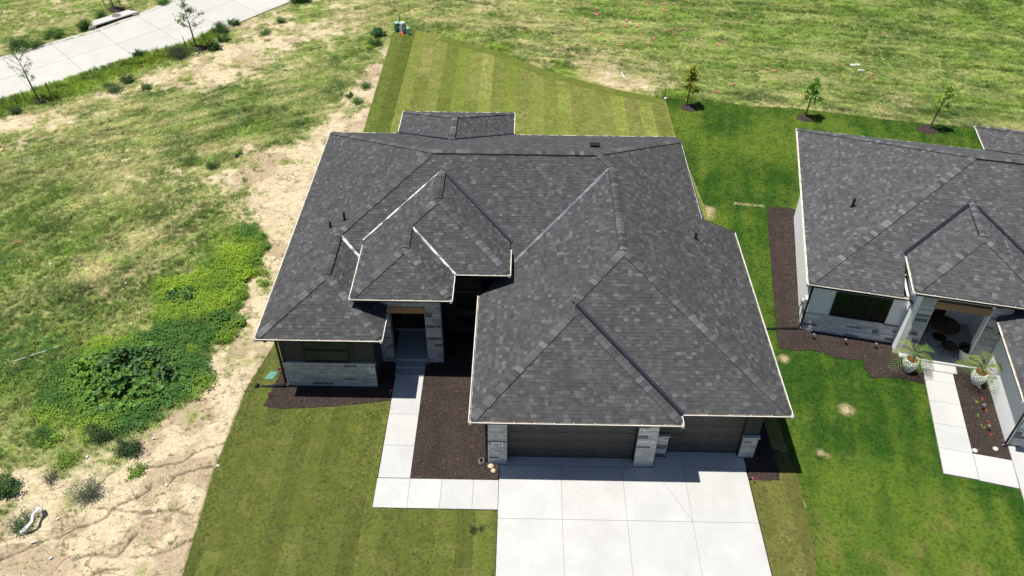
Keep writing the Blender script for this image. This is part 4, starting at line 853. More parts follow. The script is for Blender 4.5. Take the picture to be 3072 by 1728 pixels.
def mow(X,Y):
    # windrow noise: long across the mowing direction of each lot
    def f(dx,dy): al=X*dx+Y*dy; ac=-X*dy+Y*dx; return fbm(al*.16,ac*1.25,1.0,3,69)-.5, fbm(al*.5,ac*3.0,1.0,2,75)-.5
    a,b_,c_=f(.54,.84),f(.88,.47),f(.985,-.17)
    t=np.clip((Y-15)/5,0,1); u=np.clip((X+1)/4,0,1)*np.clip((Y-20)/4,0,1)
    return tuple((a[i]*(1-t)+b_[i]*t)*(1-u)+c_[i]*u for i in (0,1))
def axis(segs):
    out=[]
    for a,b_,st in segs: out+=list(np.arange(a,b_,st))
    return np.array(out+[segs[-1][1]])
gx=axis([(-420,-60,30),(-60,-32,4),(-32,-15,.22),(-15,-.9,.075),(-.9,20,.4),(20,48,.24),(48,70,3),(70,420,35)])
gy=axis([(-300,-40,26),(-40,-13,3),(-13,-7,.3),(-7,8,.075),(8,24,.11),(24,54,.2),(54,75,2),(75,620,40)])
grid_sheet('ground',gx,gy,ground_z,ground_c,None,M['ground'])

# ---------------------------------------------------------------- scattered ground cover
def vis(P,mx=.12):
    d=P-CAM; z=d@np.array(cf); u=28.459/36*(d@np.array(cr))/z; v=28.459/36*(d@np.array(cu))/z
    return (np.abs(u)<.5+mx)&(np.abs(v)<.28125+mx*.7)&(z>1)
def scatter(name,P,rot,scl,tint,src,parent=None):
    me=bpy.data.meshes.new(name); me.vertices.add(len(P)); me.vertices.foreach_set('co',np.asarray(P,np.float32).ravel())
    for nm,ty,ar,key in (('rot','FLOAT_VECTOR',rot,'vector'),('scl','FLOAT_VECTOR',scl,'vector')):
        a=me.attributes.new(nm,ty,'POINT'); a.data.foreach_set(key,np.asarray(ar,np.float32).ravel())
    a=me.attributes.new('tint','FLOAT_COLOR','POINT'); a.data.foreach_set('color',np.concatenate([tint,np.ones((len(P),1))],1).astype(np.float32).ravel())
    o=link(name,me,parent); o['kind']='stuff'
    ng=bpy.data.node_groups.new(name,'GeometryNodeTree'); ng.interface.new_socket('Geometry',in_out='INPUT',socket_type='NodeSocketGeometry'); ng.interface.new_socket('Geometry',in_out='OUTPUT',socket_type='NodeSocketGeometry')
    N=ng.nodes; L=ng.links; gi=N.new('NodeGroupInput'); go=N.new('NodeGroupOutput'); ip=N.new('GeometryNodeInstanceOnPoints'); oi=N.new('GeometryNodeObjectInfo'); oi.inputs[0].default_value=src
    ra=N.new('GeometryNodeInputNamedAttribute'); ra.data_type='FLOAT_VECTOR'; ra.inputs[0].default_value='rot'; e2=N.new('FunctionNodeEulerToRotation'); sa=N.new('GeometryNodeInputNamedAttribute'); sa.data_type='FLOAT_VECTOR'; sa.inputs[0].default_value='scl'
    L.new(gi.outputs[0],ip.inputs['Points']); L.new(oi.outputs['Geometry'],ip.inputs['Instance']); L.new(ra.outputs[0],e2.inputs[0]); L.new(e2.outputs[0],ip.inputs['Rotation']); L.new(sa.outputs[0],ip.inputs['Scale']); L.new(ip.outputs[0],go.inputs[0])
    md=o.modifiers.new('scatter','NODES'); md.node_group=ng; return o
def source(name,mb,mat):
    me=mesh_of(name,mb.v,mb.f,None,None,mat); return bpy.data.objects.new(name,me)
def tuft(nb_,spread,lean,wid,seed):
    rr=random.Random(seed); mb=MB()
    for k in range(nb_):
        a=rr.uniform(0,6.283); r=spread*math.sqrt(rr.random()); x,y=r*math.cos(a),r*math.sin(a); b_=rr.uniform(0,6.283); ln=rr.uniform(.2,1)*lean; h=rr.uniform(.55,1)
        w=wid*rr.uniform(.7,1.3); px,py=-math.sin(b_)*w,math.cos(b_)*w; dx,dy=math.cos(b_)*ln,math.sin(b_)*ln
        mb.add([(x-px,y-py,-.05),(x+px,y+py,-.05),(x+dx*.45+px*.8,y+dy*.45+py*.8,h*.7),(x+dx*.45-px*.8,y+dy*.45-py*.8,h*.7),(x+dx,y+dy,h)],[(0,1,2,3),(3,2,4)])
    return mb
T1=source('grass_tuft',tuft(16,.9,.9,.075,1),M['blade']); T2=source('flat_tuft',tuft(18,1.0,1.5,.08,2),M['blade'])
wb=MB(); rr=random.Random(5)
for k in range(16):
    a=rr.uniform(0,6.283); r=.75*math.sqrt(rr.random()); z=rr.uniform(.35,1)*(1-.35*r); b_=rr.uniform(0,6.283); w=rr.uniform(.14,.24); x,y=r*math.cos(a),r*math.sin(a); t=rr.uniform(-.1,.35)
    c_,s_=math.cos(b_),math.sin(b_); wb.add([(x,y,z),(x+c_*w-s_*w*.6,y+s_*w+c_*w*.6,z+.04),(x+c_*2*w,y+s_*2*w,z-t*w*2),(x+c_*w+s_*w*.6,y+s_*w-c_*w*.6,z+.04)],[(0,1,2),(0,2,3)])
T3=source('broadleaf_tuft',wb,M['blade'])
def field(n,xr_,yr_):
    X=rng.uniform(*xr_,n); Y=rng.uniform(*yr_,n); P=np.stack([X,Y,np.zeros(n)],1); k=vis(P); X,Y=X[k],Y[k]; k=~built(X,Y); return X[k],Y[k]
X,Y=field(740000,(-36,58),(-9,66))
A=idw(X,Y); k=np.clip(covnoise(X,Y,A[:,0])+np.clip(1.7-segdist(X,Y,na)/1.3,0,1)*(X<-12.5)*.6,0,1); keep=rng.random(len(X))<np.clip((k-.30)*1.9,0.004,1)*(.55+.45*(Y<30)); X,Y,A,k=X[keep],Y[keep],A[keep],k[keep]
verge=np.clip(1.7-segdist(X,Y,na)/1.3,0,1)*(X<-12.5)*(.5+.8*fbm(X,Y,.7,3,55)); lu=np.clip(A[:,1]+verge*.8,0,1); n_=len(X); dist=np.hypot(np.hypot(X-CAM[0],Y-CAM[1]),CAM[2])
h=rng.uniform(.06,.13,n_)*(.6+.75*lu)*(1+.8*(k>.93)); mw1,mw2=mow(X,Y); h*=(.75+.5*fbm(X,Y,.7,3,17)+1.2*mw1)*(1+.7*verge); h=np.maximum(h,.03); w=rng.uniform(.05,.11,n_)*np.clip(dist/38,.8,1.5)
hue=np.clip(lu*1.05+.15+.22*np.clip((Y-24)/6,0,1)*np.clip(X/4,0,1)+1.0*(fbm(X*.7+Y*.2,Y*1.3-X*.3,.6,4,19)-.5)+.16*np.clip((17-Y)/4,0,1)*(X<0)+.95*mw1+.6*mw2-.5*swath(X,Y)+rng.normal(0,.22,n_),0,1)[:,None]
yg=np.clip((lu-.63)*3.5+.8*(fbm(X,Y,.45,3,27)-.5),0,1)[:,None]; dk=np.clip((fbm(X,Y,.6,4,23)-.48)*4,0,1)[:,None]
c=np.array((.46,.41,.23))*(1-hue)+np.array((.195,.305,.055))*hue; c=c*(1-yg*.8)+np.array((.25,.36,.025))*yg*.8; c=c*(1-.6*dk*(hue>.3))+np.array((.065,.135,.03))*.6*dk*(hue>.3)
c=c*rng.uniform(.55,1.5,n_)[:,None]*np.clip(.80+.45*fbm(X,Y,1.8,3,97)-1.0*mw2-.3*mw1,.45,1.6)[:,None]
Z=-.02*np.ones(n_)
flat=rng.random(n_)<np.where(Y>22,.75,.45)
rot=np.stack([rng.normal(0,.15,n_),rng.normal(0,.15,n_),rng.uniform(0,6.283,n_)],1)
PP=np.stack([X,Y,Z],1); SS=np.stack([w,w,h],1)
for nm,mk,src,lb in (('rough_grass',~flat,T1,'rough green and straw grass tufts growing over the open lots'),('mown_grass',flat,T2,'flattened mown grass and hay over the open lots')):
    o=scatter(nm,PP[mk],rot[mk],SS[mk]*(np.array((1,1,.7)) if src is T2 else 1),c[mk],src); tag(o,lb,'grass')
TH=[(-8.67,3.4),(-7.88,4.36),(-5.84,4.89),(-3.98,3.97),(-3.45,2.84),(-4.39,1.73),(-5.2,.88),(-6.86,1.05),(-8.26,2.07)]
# broadleaf weeds in the lush patches
X,Y=field(150000,(-16,0),(-7,14)); A=idw(X,Y); lu=A[:,1]; k=covnoise(X,Y,A[:,0]); nt_=segdist(X,Y,TH+[TH[0]]); keep=rng.random(len(X))<np.maximum(np.clip((lu-.62)*1.2,0,.42)*(k>.6),np.clip(.5-nt_*.45,0,.5)); X,Y=X[keep],Y[keep]; n_=len(X)
yg=np.clip((fbm(X,Y,.5,3,29)-.35)*3,0,1)[:,None]; c=(np.array((.07,.17,.03))*(1-yg)+np.array((.26,.38,.03))*yg)*rng.uniform(.7,1.3,n_)[:,None]; s_=rng.uniform(.07,.13,n_)*rng.choice([1,1,1.5,2.1],n_)
o=scatter('low_weeds',np.stack([X,Y,0*X],1),np.stack([0*X,0*X,rng.uniform(0,6.28,n_)],1),np.stack([s_,s_,s_*1.4],1),c,T3); tag(o,'bright low broadleaf weeds along the edge of the bare dirt','weeds')
# seedlings on the bare dirt
X,Y=field(9000,(-30,1),(-7,40)); A=idw(X,Y)[:,0]; cl=fbm(X,Y,.9,3,93); keep=(A<.5)&(cl>.5)&(Y<46); X,Y=X[keep],Y[keep]; n_=len(X); s_=rng.uniform(.04,.10,n_)
c=np.array((.12,.17,.05))*rng.uniform(.6,1.4,n_)[:,None]; o=scatter('seedlings',np.stack([X,Y,0*X-.02],1),np.stack([0*X,0*X,rng.uniform(0,6.28,n_)],1),np.stack([s_,s_,s_],1),c,T3); tag(o,'tiny weed seedlings dotted over the pale bare dirt','seedlings')
# clods
cb=MB(); cb.add([(1,.1,0),(.2,.9,0),(-.8,.5,0),(-.7,-.6,0),(.3,-.9,0),(.2,.1,.8),(-.3,-.1,.7)],[(0,1,5),(1,2,6,5),(2,3,6),(3,4,5,6),(4,0,5)]); T4=source('clod',cb,M['chip'])
X,Y=field(26000,(-16,1),(-7,24)); A=idw(X,Y)[:,0]; keep=(A<.45)&(fbm(X,Y,.8,3,95)>.47); X,Y=X[keep],Y[keep]; n_=len(X); s_=rng.uniform(.012,.04,n_)*rng.choice([1,1,1.5],n_)
c=np.array((.46,.37,.24))*rng.uniform(.7,1.2,n_)[:,None]; o=scatter('dirt_clods',np.stack([X,Y,0*X-.025],1),np.stack([0*X,0*X,rng.uniform(0,6.28,n_)],1),np.stack([s_,s_,s_],1),c,T4); tag(o,'small dry clods lying over the bare dirt','dirt clods')
# lawn grass
def lawn_tufts(name,polys,n,cf_,lab,hr=(.022,.042),z=.01):
    xs=[q_[0] for P in polys for q_ in P]; ys=[q_[1] for P in polys for q_ in P]
    X=rng.uniform(min(xs)-.02,max(xs)+.02,n); Y=rng.uniform(min(ys),max(ys),n); k=vis(np.stack([X,Y,0*X],1)); X,Y=X[k],Y[k]; r=np.zeros(len(X),bool)
    for P in polys: r|=pip(X+rng.normal(0,.025,len(X)),Y+rng.normal(0,.025,len(X)),P)
    for P in (HOME,WLK,DRV,bed1,bed2,bed3,nbed,nbed2,NH,NWK): r&=~pip(X,Y,P)
    X,Y=X[r],Y[r]; m_=len(X); s_=rng.uniform(.045,.075,m_); c=cf_(X,Y)*rng.uniform(.68,1.5,m_)[:,None]; dry=(rng.random(m_)<.16)[:,None]; c=np.where(dry,c*.45+np.array((.17,.15,.06))*.9,c)
    o=scatter(name,np.stack([X,Y,0*X+z],1),np.stack([rng.normal(0,.2,m_),rng.normal(0,.2,m_),rng.uniform(0,6.28,m_)],1),np.stack([s_,s_,rng.uniform(*hr,m_)],1),c,T1); tag(o,lab,'grass')
NH=[nw(.4,.4),nw(4.3,.4),nw(4.3,-.5),nw(7.9,-.5),nw(7.9,-4.6),nw(18.5,-4.6),nw(18.5,13.2),nw(4.3,13.2),nw(4.3,9.1),nw(.4,9.1)]
NWK=[nw(5.33,-6.55),nw(12,-6.55),nw(12,-5.27),nw(6.58,-5.27),nw(6.58,-1),nw(5.38,-1)]
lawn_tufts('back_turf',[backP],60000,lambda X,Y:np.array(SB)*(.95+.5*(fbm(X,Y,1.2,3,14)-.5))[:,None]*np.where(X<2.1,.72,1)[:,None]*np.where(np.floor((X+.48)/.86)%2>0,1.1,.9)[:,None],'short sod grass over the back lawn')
lawn_tufts('front_turf',[frontP,sideP],52000,lambda X,Y:np.array(SF)*((1.05+.5*(fbm(X,Y,1.5,3,15)-.5))*np.where(np.floor((X+1.2)/.66)%2>0,1.12,.9))[:,None]*np.where((X>18.5)[:,None],np.array((1.25,1.0,1.3)),1),'short sod grass over the front lawns')
lawn_tufts('side_turf',[nbP],105000,lambda X,Y:lawncol(X,Y)*.95,'lush short grass between the two houses',(.03,.055),.0)
# mulch chips
chb=MB(); chb.box(-.5,-.2,0,.5,.2,.16); T5=source('chip',chb,M['chip'])
X=[];Y=[];Z=[]
for P,z in beds:
    xs=[a[0] for a in P]; ys=[a[1] for a in P]; n0=int(420*(max(xs)-min(xs))*(max(ys)-min(ys))); x=rng.uniform(min(xs),max(xs),n0); y=rng.uniform(min(ys),max(ys),n0); k=pip(x,y,P)&~pip(x,y,HOME)&~pip(x,y,NH); X.append(x[k]);Y.append(y[k]);Z.append(np.full(k.sum(),z))
X,Y,Z=map(np.concatenate,(X,Y,Z)); k=vis(np.stack([X,Y,Z],1)); X,Y,Z=X[k],Y[k],Z[k]; n_=len(X); s_=rng.uniform(.025,.075,n_)
c=np.array((.052,.037,.032))*rng.choice([.5,.8,1,1.3,2.0,3.2],n_,p=[.2,.25,.25,.17,.1,.03])[:,None]
o=scatter('bark_chips',np.stack([X,Y,Z],1),np.stack([rng.normal(0,.35,n_),rng.normal(0,.35,n_),rng.uniform(0,6.28,n_)],1),np.stack([s_,s_,s_*.6],1),c,T5); tag(o,'loose dark bark chips lying on the mulch beds','mulch')
# ---------------------------------------------------------------- plants
def leaf_at(mb,p,size,rr,col,droop=.3,asp=.5):
    b_=rr.uniform(0,6.283); el=rr.uniform(-.7,.6); d=Vector((math.cos(b_)*math.cos(el),math.sin(b_)*math.cos(el),math.sin(el))); s_=d.cross(Vector((0,0,1))); s_=s_.normalized() if s_.length>.01 else Vector((1,0,0))
    roll=rr.uniform(-.8,.8); s_=(s_*math.cos(roll)+d.cross(s_)*math.sin(roll))*size*asp; d=d*size; p=Vector(p)
    mb.add([p,p+d*.5+s_,p+d*1.0-Vector((0,0,droop*size)),p+d*.5-s_],[(0,1,2),(0,2,3)],col)
def jit(c,rr,a=.3): f=rr.uniform(1-a,1+a); return (c[0]*f*rr.uniform(.9,1.15),c[1]*f,c[2]*f)
def bush(name,loc,r,h,col,label,group,seed,leaf=.07,n_=None,spiky=False):
    rr=random.Random(seed); t=empty(name,(loc[0],loc[1],-.03)); tag(t,label,'weed',group)
    st=MB(); lv=MB(); k=max(5,int(9*r/.4)); n_=n_ or int(560*(r/.4)**1.7*max(.6,h/.5)*min(1,(.09/leaf)**1.3)); r*=1.12
    tips=[]
    for i in range(k):
        a=rr.uniform(0,6.28); q_=r*math.sqrt(rr.random())*.85; tip=Vector((q_*math.cos(a),q_*math.sin(a),h*rr.uniform(.55,1)*(1-.35*(q_/r)**2))); st.tube([(tip.x*.15,tip.y*.15,0),(tip.x*.6,tip.y*.6,tip.z*.6),tip],[.012,.009,.004],4); tips.append(tip)
    for i in range(n_):
        tp=rr.choice(tips); f=rr.uniform(.25,1.05); p=Vector((tp.x*f**.7,tp.y*f**.7,tp.z*f))+Vector((rr.gauss(0,r*.17),rr.gauss(0,r*.17),rr.gauss(0,h*.07))); p.z=max(.02,p.z)
        leaf_at(lv,p,leaf*rr.uniform(.6,1.3),rr,jit(col,rr),.25,.22 if spiky else .45)
    st.build('stem',M['bark'],t); lv.build('foliage',M['leaf'],t); return t
G_='weed clumps scattered over the open lots'
DKG,MDG,BRG,GYG=(.06,.13,.035),(.09,.19,.045),(.17,.30,.035),(.15,.185,.115)
BU=[('grey_green_shrub',(-5.45,-2.75),.62,.75,GYG,'large silvery grey-green weed bush on the dirt above the white plastic',.06,1),
 ('grey_green_shrub',(-7.05,-2.15),.42,.5,(.12,.145,.10),'smaller dull grey weed bush behind the large silvery one',.05,1),
 ('weed_bush',(-7.1,-4.0),.62,.55,(.09,.15,.07),'green weed bush with a strip of white plastic across it',.06,1),
 ('weed_bush',(-4.65,-.75),.55,.6,(.055,.10,.04),'dark weed bush at the edge of the bare dirt below the leafy thicket',.06,0),
 ('weed_bush',(-8.4,-2.7),.6,.6,DKG,'dark green weed bush on the left picture edge',.07,0),
 ('weed_bush',(-6.1,-.1),.6,.55,(.06,.11,.045),'bluish dark weed just below the leafy thicket',.07,1),
 ('weed_bush',(-8.2,-.2),.55,.5,MDG,'soft green weed left of the thicket near the picture edge',.07,1),
 ('weed_bush',(-4.0,-1.8),.45,.3,BRG,'low bright green weed spreading onto the dirt near a white scrap',.06,0),
 ('weed_bush',(-6.9,-1.3),.5,.28,BRG,'low yellow-green weed above the dull grey bush',.06,0),
 ('leafy_weed',(-5.6,7.92),.6,.42,(.06,.145,.045),'dark broad-leaved weed in the bright green patch beside the dirt',.19,0),
 ('leafy_weed',(-3.3,6.7),.6,.4,(.08,.19,.03),'mid green leafy weed at the right edge of the bright patch',.11,0),
 ('roadside_bush',(-22.13,39.9),.6,.75,MDG,'tall bush just left of the storm drain inlet',.09,1),
 ('roadside_bush',(-22.4,37.9),.6,.8,DKG,'dark bush at the lower end of the storm drain inlet',.09,1),
 ('roadside_bush',(-24.32,36.5),.8,.7,MDG,'bushy green clump on the far road verge',.09,1),
 ('roadside_bush',(-25.9,34.2),1.0,.75,DKG,'long dark clump touching the far kerb at the left picture edge',.09,1),
 ('roadside_bush',(-24.9,34.9),.7,.6,MDG,'second clump of the pair on the far kerb at the left',.09,1),
 ('grey_green_shrub',(-13.9,33.6),.95,.75,(.075,.105,.055),'wide dark grey-green shrub at the mulch ring of the second roadside tree',.08,1),
 ('roadside_bush',(-16.71,33.2),.5,.65,DKG,'small dark upright bush alone on the near kerb',.09,0),
 ('roadside_bush',(-12.4,37.8),.75,.75,DKG,'larger dark bush on the near kerb right of the second roadside tree',.09,1),
 ('roadside_bush',(-11.9,34.8),.5,.55,DKG,'dark bush right beside the second mulch ring',.09,0),
 ('roadside_bush',(-11.74,36.1),.5,.7,MDG,'narrow bright bush above the second mulch ring',.09,1),
 ('weed_bush',(-9.12,37.5),.6,.45,MDG,'spreading weed in the straw ground right of the road',.08,1),
 ('roadside_bush',(-11.75,39.1),.45,.5,DKG,'little dark bush on the near kerb further up the road',.09,0),
 ('weed_bush',(-8.34,39.5),.5,.5,MDG,'weed clump higher up in the straw ground near the top',.08,1),
 ('weed_bush',(-16.27,29.6),.55,.45,DKG,'upper dark weed of the cluster below the near kerb',.08,0),
 ('weed_bush',(-16.5,28.2),.65,.4,(.06,.12,.04),'wide lower weed of the cluster below the near kerb',.08,1),
 ('weed_bush',(-17.2,28.8),.4,.35,MDG,'left weed of the cluster below the near kerb',.08,1),
 ('weed_bush',(-14.7,28.6),.45,.35,MDG,'right weed of the cluster below the near kerb',.08,0),
 ('weed_bush',(-21.6,25.2),.5,.5,DKG,'dark weed below the first roadside mulch ring',.08,1),
 ('roadside_bush',(-7.7,43.9),.9,.7,DKG,'dark bush at the top picture edge beside the road',.1,0),
 ('roadside_bush',(-18.4,43.0),.6,.5,MDG,'bush on the far kerb at the top picture edge',.09,1),
 ('broadleaf_bush',(-.63,37.5),.6,.55,(.05,.13,.04),'glossy dark broad-leaved bush left of the green cabinet',.15,0),
 ('broadleaf_bush',(-.55,36.0),.55,.45,(.06,.15,.035),'smaller dark bush below the glossy broad-leaved one',.1,1),
 ('weed_bush',(-.25,29.2),.5,.45,MDG,'weed clump beside the left edge of the back sod',.08,1),
 ('weed_bush',(-.45,27.2),.45,.3,MDG,'lowest weed clump beside the back sod on pinkish dirt',.08,0),
 ('weed_bush',(-1.0,27.9),.35,.3,DKG,'small weed just above and left of the lowest clump by the back sod',.08,0),
 ('weed_bush',(-7.44,19.2),.45,.45,DKG,'small round dark weed in the pale field left of the roof',.08,1),
 ('weed_bush',(-9.1,19.9),.75,.3,MDG,'flat wide weed left of the small round dark one',.08,1),
 ('weed_bush',(-6.33,20.6),.3,.25,MDG,'tiny weed above the small round dark one',.08,0)]
for i,(nm,lc,r,h,c,lb,lf,sp) in enumerate(BU): bush(nm,lc,r,h,c,lb,G_,100+i,lf,None,bool(sp))
bush('weed_bush',(8.88,-3.91),.3,.1,(.035,.08,.02),'dark weed patch in the front lawn near the walk corner',G_,160,.06,420)
# big leafy thicket
TH=[(-8.67,3.4),(-7.88,4.36),(-5.84,4.89),(-3.98,3.97),(-3.45,2.84),(-4.39,1.73),(-5.2,.88),(-6.86,1.05),(-8.26,2.07)]
rr=random.Random(77); lv=MB(); st=MB(); nx_=0
while nx_<3900:
    x,y=rr.uniform(-8.9,-3.3),rr.uniform(.7,5.1); xa,ya=np.array([x]),np.array([y]); inn=pip(xa,ya,TH)[0]; d_=segdist(xa,ya,TH+[TH[0]])[0]
    if not inn and d_>.35: continue
    gp_=float(fbm(xa,ya,1.9,2,44)[0])
    if gp_<.36: continue
    hh=(.12+.5*min(1,d_/.9 if inn else 0)**.7)*(.15+1.7*gp_); 
    br=float(fbm(xa,ya,.6,2,8)[0]); c=(.07,.16,.04) if br<.48 else (.12,.25,.045); c=(.12,.20,.09) if rr.random()<.12 else c
    if x<-7.3: c=(.13,.25,.035)
    leaf_at(lv,(x,y,max(.05,hh*rr.uniform(.5,1.05))),rr.uniform(.11,.25),rr,jit(c,rr,.4),.2,.48); nx_+=1
    if nx_%12==0: st.tube([(x,y,-.05),(x+rr.gauss(0,.05),y+rr.gauss(0,.05),hh*.9)],[.012,.006],4)
th=empty('leafy_thicket',(0,0,0)); tag(th,'big dark green thicket of broad-leaved weeds beside the bare dirt','thicket')
st.build('stem',M['bark'],th)['kind']='stuff'
o=lv.build('foliage',M['leaf'],th); o['kind']='stuff'
# trees
def tree(name,base,h,spread,lean,ncl,nlf,cols,label,seed,leaf=.13,clear=.35,group=None,vase=False):
    rr=random.Random(seed); t=empty(name,(base[0],base[1],0)); tag(t,label,'tree',group)
    tk=MB(); cr_=MB(); top=Vector((lean[0]*h,lean[1]*h,h)); tk.tube([(0,0,-.05),(top.x*.4,top.y*.4,h*.42),(top.x*.75+rr.gauss(0,.04),top.y*.75,h*.75),top],[.045*h/3+.012,.034*h/3+.008,.02,.006],7)
    tips=[]
    for i in range(ncl):
        f=clear+(1-clear)*(i+rr.random())/ncl; p0=Vector((top.x*f,top.y*f,h*f*.95)); a=i*2.4+rr.uniform(-.5,.5); ln=spread*(1.15-.75*(f-clear)/(1-clear) if not vase else .55+.6*(f-clear))*rr.uniform(.6,1.1)
        p1=p0+Vector((math.cos(a)*ln,math.sin(a)*ln,ln*rr.uniform(.35,.9)*(1.3 if vase else 1))); pm=p0.lerp(p1,.5)+Vector((0,0,ln*.06)); tk.tube([p0,pm,p1],[.016,.011,.004],5); tips+=[(p0,p1)]
        for j in range(2):
            q0=p0.lerp(p1,rr.uniform(.35,.8)); q1=q0+Vector((rr.gauss(0,.3),rr.gauss(0,.3),rr.uniform(.05,.4)))*ln*.8; tk.tube([q0,q1],[.007,.003],4); tips.append((q0,q1))
    tips.append((top*.8,top))
    for i in range(nlf):
        a,b_=rr.choice(tips); p=a.lerp(b_,rr.uniform(.25,1.08))+Vector((rr.gauss(0,.07),rr.gauss(0,.07),rr.gauss(0,.06))); leaf_at(cr_,p,leaf*rr.uniform(.6,1.25),rr,jit(rr.choice(cols),rr,.3),.3,.4)
    tk.build('trunk',M['bark'],t); cr_.build('crown',M['leaf'],t); return t
def mulch_ring(loc,r,seed,label,group=None):
    rr=random.Random(seed); mb=MB(); n_=22; ring=[]
    for k in range(n_): a=6.283*k/n_; q_=r*rr.uniform(.88,1.1); ring.append((loc[0]+q_*math.cos(a),loc[1]+q_*math.sin(a)*.95))
    inner=[(loc[0]+(x-loc[0])*.55,loc[1]+(y-loc[1])*.55) for x,y in ring]
    for k in range(n_):
        j=(k+1)%n_; mb.face([(*ring[k],-.04),(*ring[j],-.04),(*inner[j],.10),(*inner[k],.10)]); mb.face([(*inner[k],.10),(*inner[j],.10),(loc[0],loc[1],.13)])
    o=mb.build('mulch_ring',M['mulch']); tag(o,label,'mulch ring',group); return o
RT='young trees along the road'; NTg='young trees behind the white house'
GL_=[(.24,.32,.15),(.30,.38,.19),(.18,.25,.11)]
tree('young_tree',(-20.86,26.78),3.2,1.25,(-.10,0),11,620,GL_,'sparse young tree by the road at the left picture edge, leaning left',201,.085,.40,RT,True)
tree('young_tree',(-13.23,34.85),3.5,1.15,(-.05,0),12,1000,[(.12,.19,.07),(.15,.23,.09)],'upright young tree by the road with a fuller pale green crown',202,.10,.34,RT)
tree('young_tree',(-21.82,41.6),3.3,1.1,(0,0),11,760,[(.12,.19,.07),(.16,.24,.09)],'young tree behind the storm drain, its crown above the picture edge',203,.09,.36,RT)
tree('young_tree',(20.63,27.08),2.85,.55,(.03,.0),13,1300,[(.28,.36,.05),(.42,.44,.06),(.46,.38,.06),(.17,.23,.04)],'slim young tree with yellowing leaves nearest the dark grey house',204,.13,.36,NTg)
tree('young_tree',(27.89,25.91),2.7,.62,(.04,0),12,1250,[(.18,.38,.06),(.26,.46,.07),(.11,.23,.04)],'bright green young tree, middle one of three behind the white house',205,.11,.36,NTg)
tree('young_tree',(35.14,24.62),3.0,.78,(.13,.0),10,900,[(.28,.42,.06),(.38,.46,.06),(.13,.24,.04)],'leaning thin young tree with a gappy crown behind the white house roof',206,.10,.34,NTg)
for i,(lc,r,lb) in enumerate([((-20.75,26.75),.72,'dark mulch ring under the leftmost roadside tree'),((-13.1,34.85),.72,'dark mulch ring under the second roadside tree'),((-21.7,41.7),.8,'dark mulch ring behind the storm drain inlet'),((20.75,27.0),.62,'brown mulch ring under the yellowing tree'),((27.9,25.85),.62,'brown mulch ring under the bright green tree'),((35.1,24.6),.75,'brown mulch ring under the leaning tree')]): mulch_ring(lc,r,300+i,lb)
for x,y,hh,lb in [(-21.53,26.55,.85,'left stake of the leftmost roadside tree'),(-20.3,27.4,.9,'right stake of the leftmost roadside tree'),(-13.83,34.6,1.0,'left stake of the second roadside tree'),(-12.7,35.5,1.0,'right stake of the second roadside tree'),(-22.4,41.6,1.1,'left stake of the tree behind the storm drain'),(-22.0,41.75,1.3,'middle stake of the tree behind the storm drain'),(-21.4,42.0,1.3,'right stake of the tree behind the storm drain')]:
    o=MB().tube([(0,0,-.1),(-.1,0,hh)],.025,5).build('tree_stake',M['stake'],None,False,(x,y,0)); tag(o,lb,'stake','stakes of the roadside trees')
# ---------------------------------------------------------------- utility boxes
def cabinet(name,loc,w,d_,h,body,top,label,rz):
    t=empty(name,(loc[0],loc[1],0),rz); tag(t,label,'utility box')
    mb=MB(); mb.add([(-w/2,-d_/2,-.05),(w/2,-d_/2,-.05),(w/2,d_/2,-.05),(-w/2,d_/2,-.05),(-w*.46,-d_*.46,h*.93),(w*.46,-d_*.46,h*.93),(w*.46,d_*.46,h*.93),(-w*.46,d_*.46,h*.93)],[(0,1,5,4),(1,2,6,5),(2,3,7,6),(3,0,4,7),(4,5,6,7)]); mb.build('body',M[body],t)
    MB().add([(-w*.52,-d_*.52,h*.9),(w*.52,-d_*.52,h*.9),(w*.52,d_*.52,h*.9),(-w*.52,d_*.52,h*.9),(-w*.44,-d_*.44,h),(w*.44,-d_*.44,h),(w*.44,d_*.44,h),(-w*.44,d_*.44,h)],[(0,3,2,1),(4,5,6,7),(0,1,5,4),(1,2,6,5),(2,3,7,6),(3,0,4,7)]).build('lid',M[top],t)
    MB().box(-w*.3,-d_*.5-.012,h*.45,w*.1,-d_*.47,h*.6).build('sticker',M['plastic'],t); MB().box(-w*.55,-d_*.55,-.05,w*.55,d_*.55,.06).build('plinth',M[body],t); return t
cabinet('utility_cabinet',(.75,38.2),.34,.34,.72,'greenbox','greentop','dark green utility cabinet with pale lid at the back lawn corner',.7)
cabinet('utility_cabinet',(1.2,37.95),.36,.36,.82,'greybox','scrap','grey utility cabinet between the green cabinet and the pale cylinder',.75)
t=empty('utility_pedestal',(1.64,37.62,0)); tag(t,'pale green cylindrical utility pedestal beside the grey cabinet','utility box'); MB().lathe([(.12,-.05),(.12,.48),(.13,.5)],16).build('body',M['palegreen'],t,True); MB().lathe([(.135,.48),(.135,.53),(.1,.57),(0,.58)],16).build('cap',M['greentop'],t,True)
o=MB().tube([(0,0,-.1),(.02,0,1.2)],.025,6).build('marker_post',M['stake'],None,False,(.9,38.5,0)); tag(o,'thin dark marker post behind the green and grey cabinets','post')
o=MB().tube([(1.0,37.75,.02),(1.12,37.6,.16),(1.25,37.45,.12),(1.24,37.3,-.02)],.05,8).build('orange_conduit',M['orange']); tag(o,'bent orange conduit at the foot of the grey cabinet','pipe')
t=empty('lot_marker',(19.37,27.95,0)); tag(t,'dark lot marker stake with a white tip block at the sod corner','stake'); MB().tube([(-.02,.1,-.1),(-.06,.1,.95)],.02,5).build('rod',M['stake'],t); MB().box(-.07,-.1,0,.09,.03,.2).build('block',M['plastic'],t)
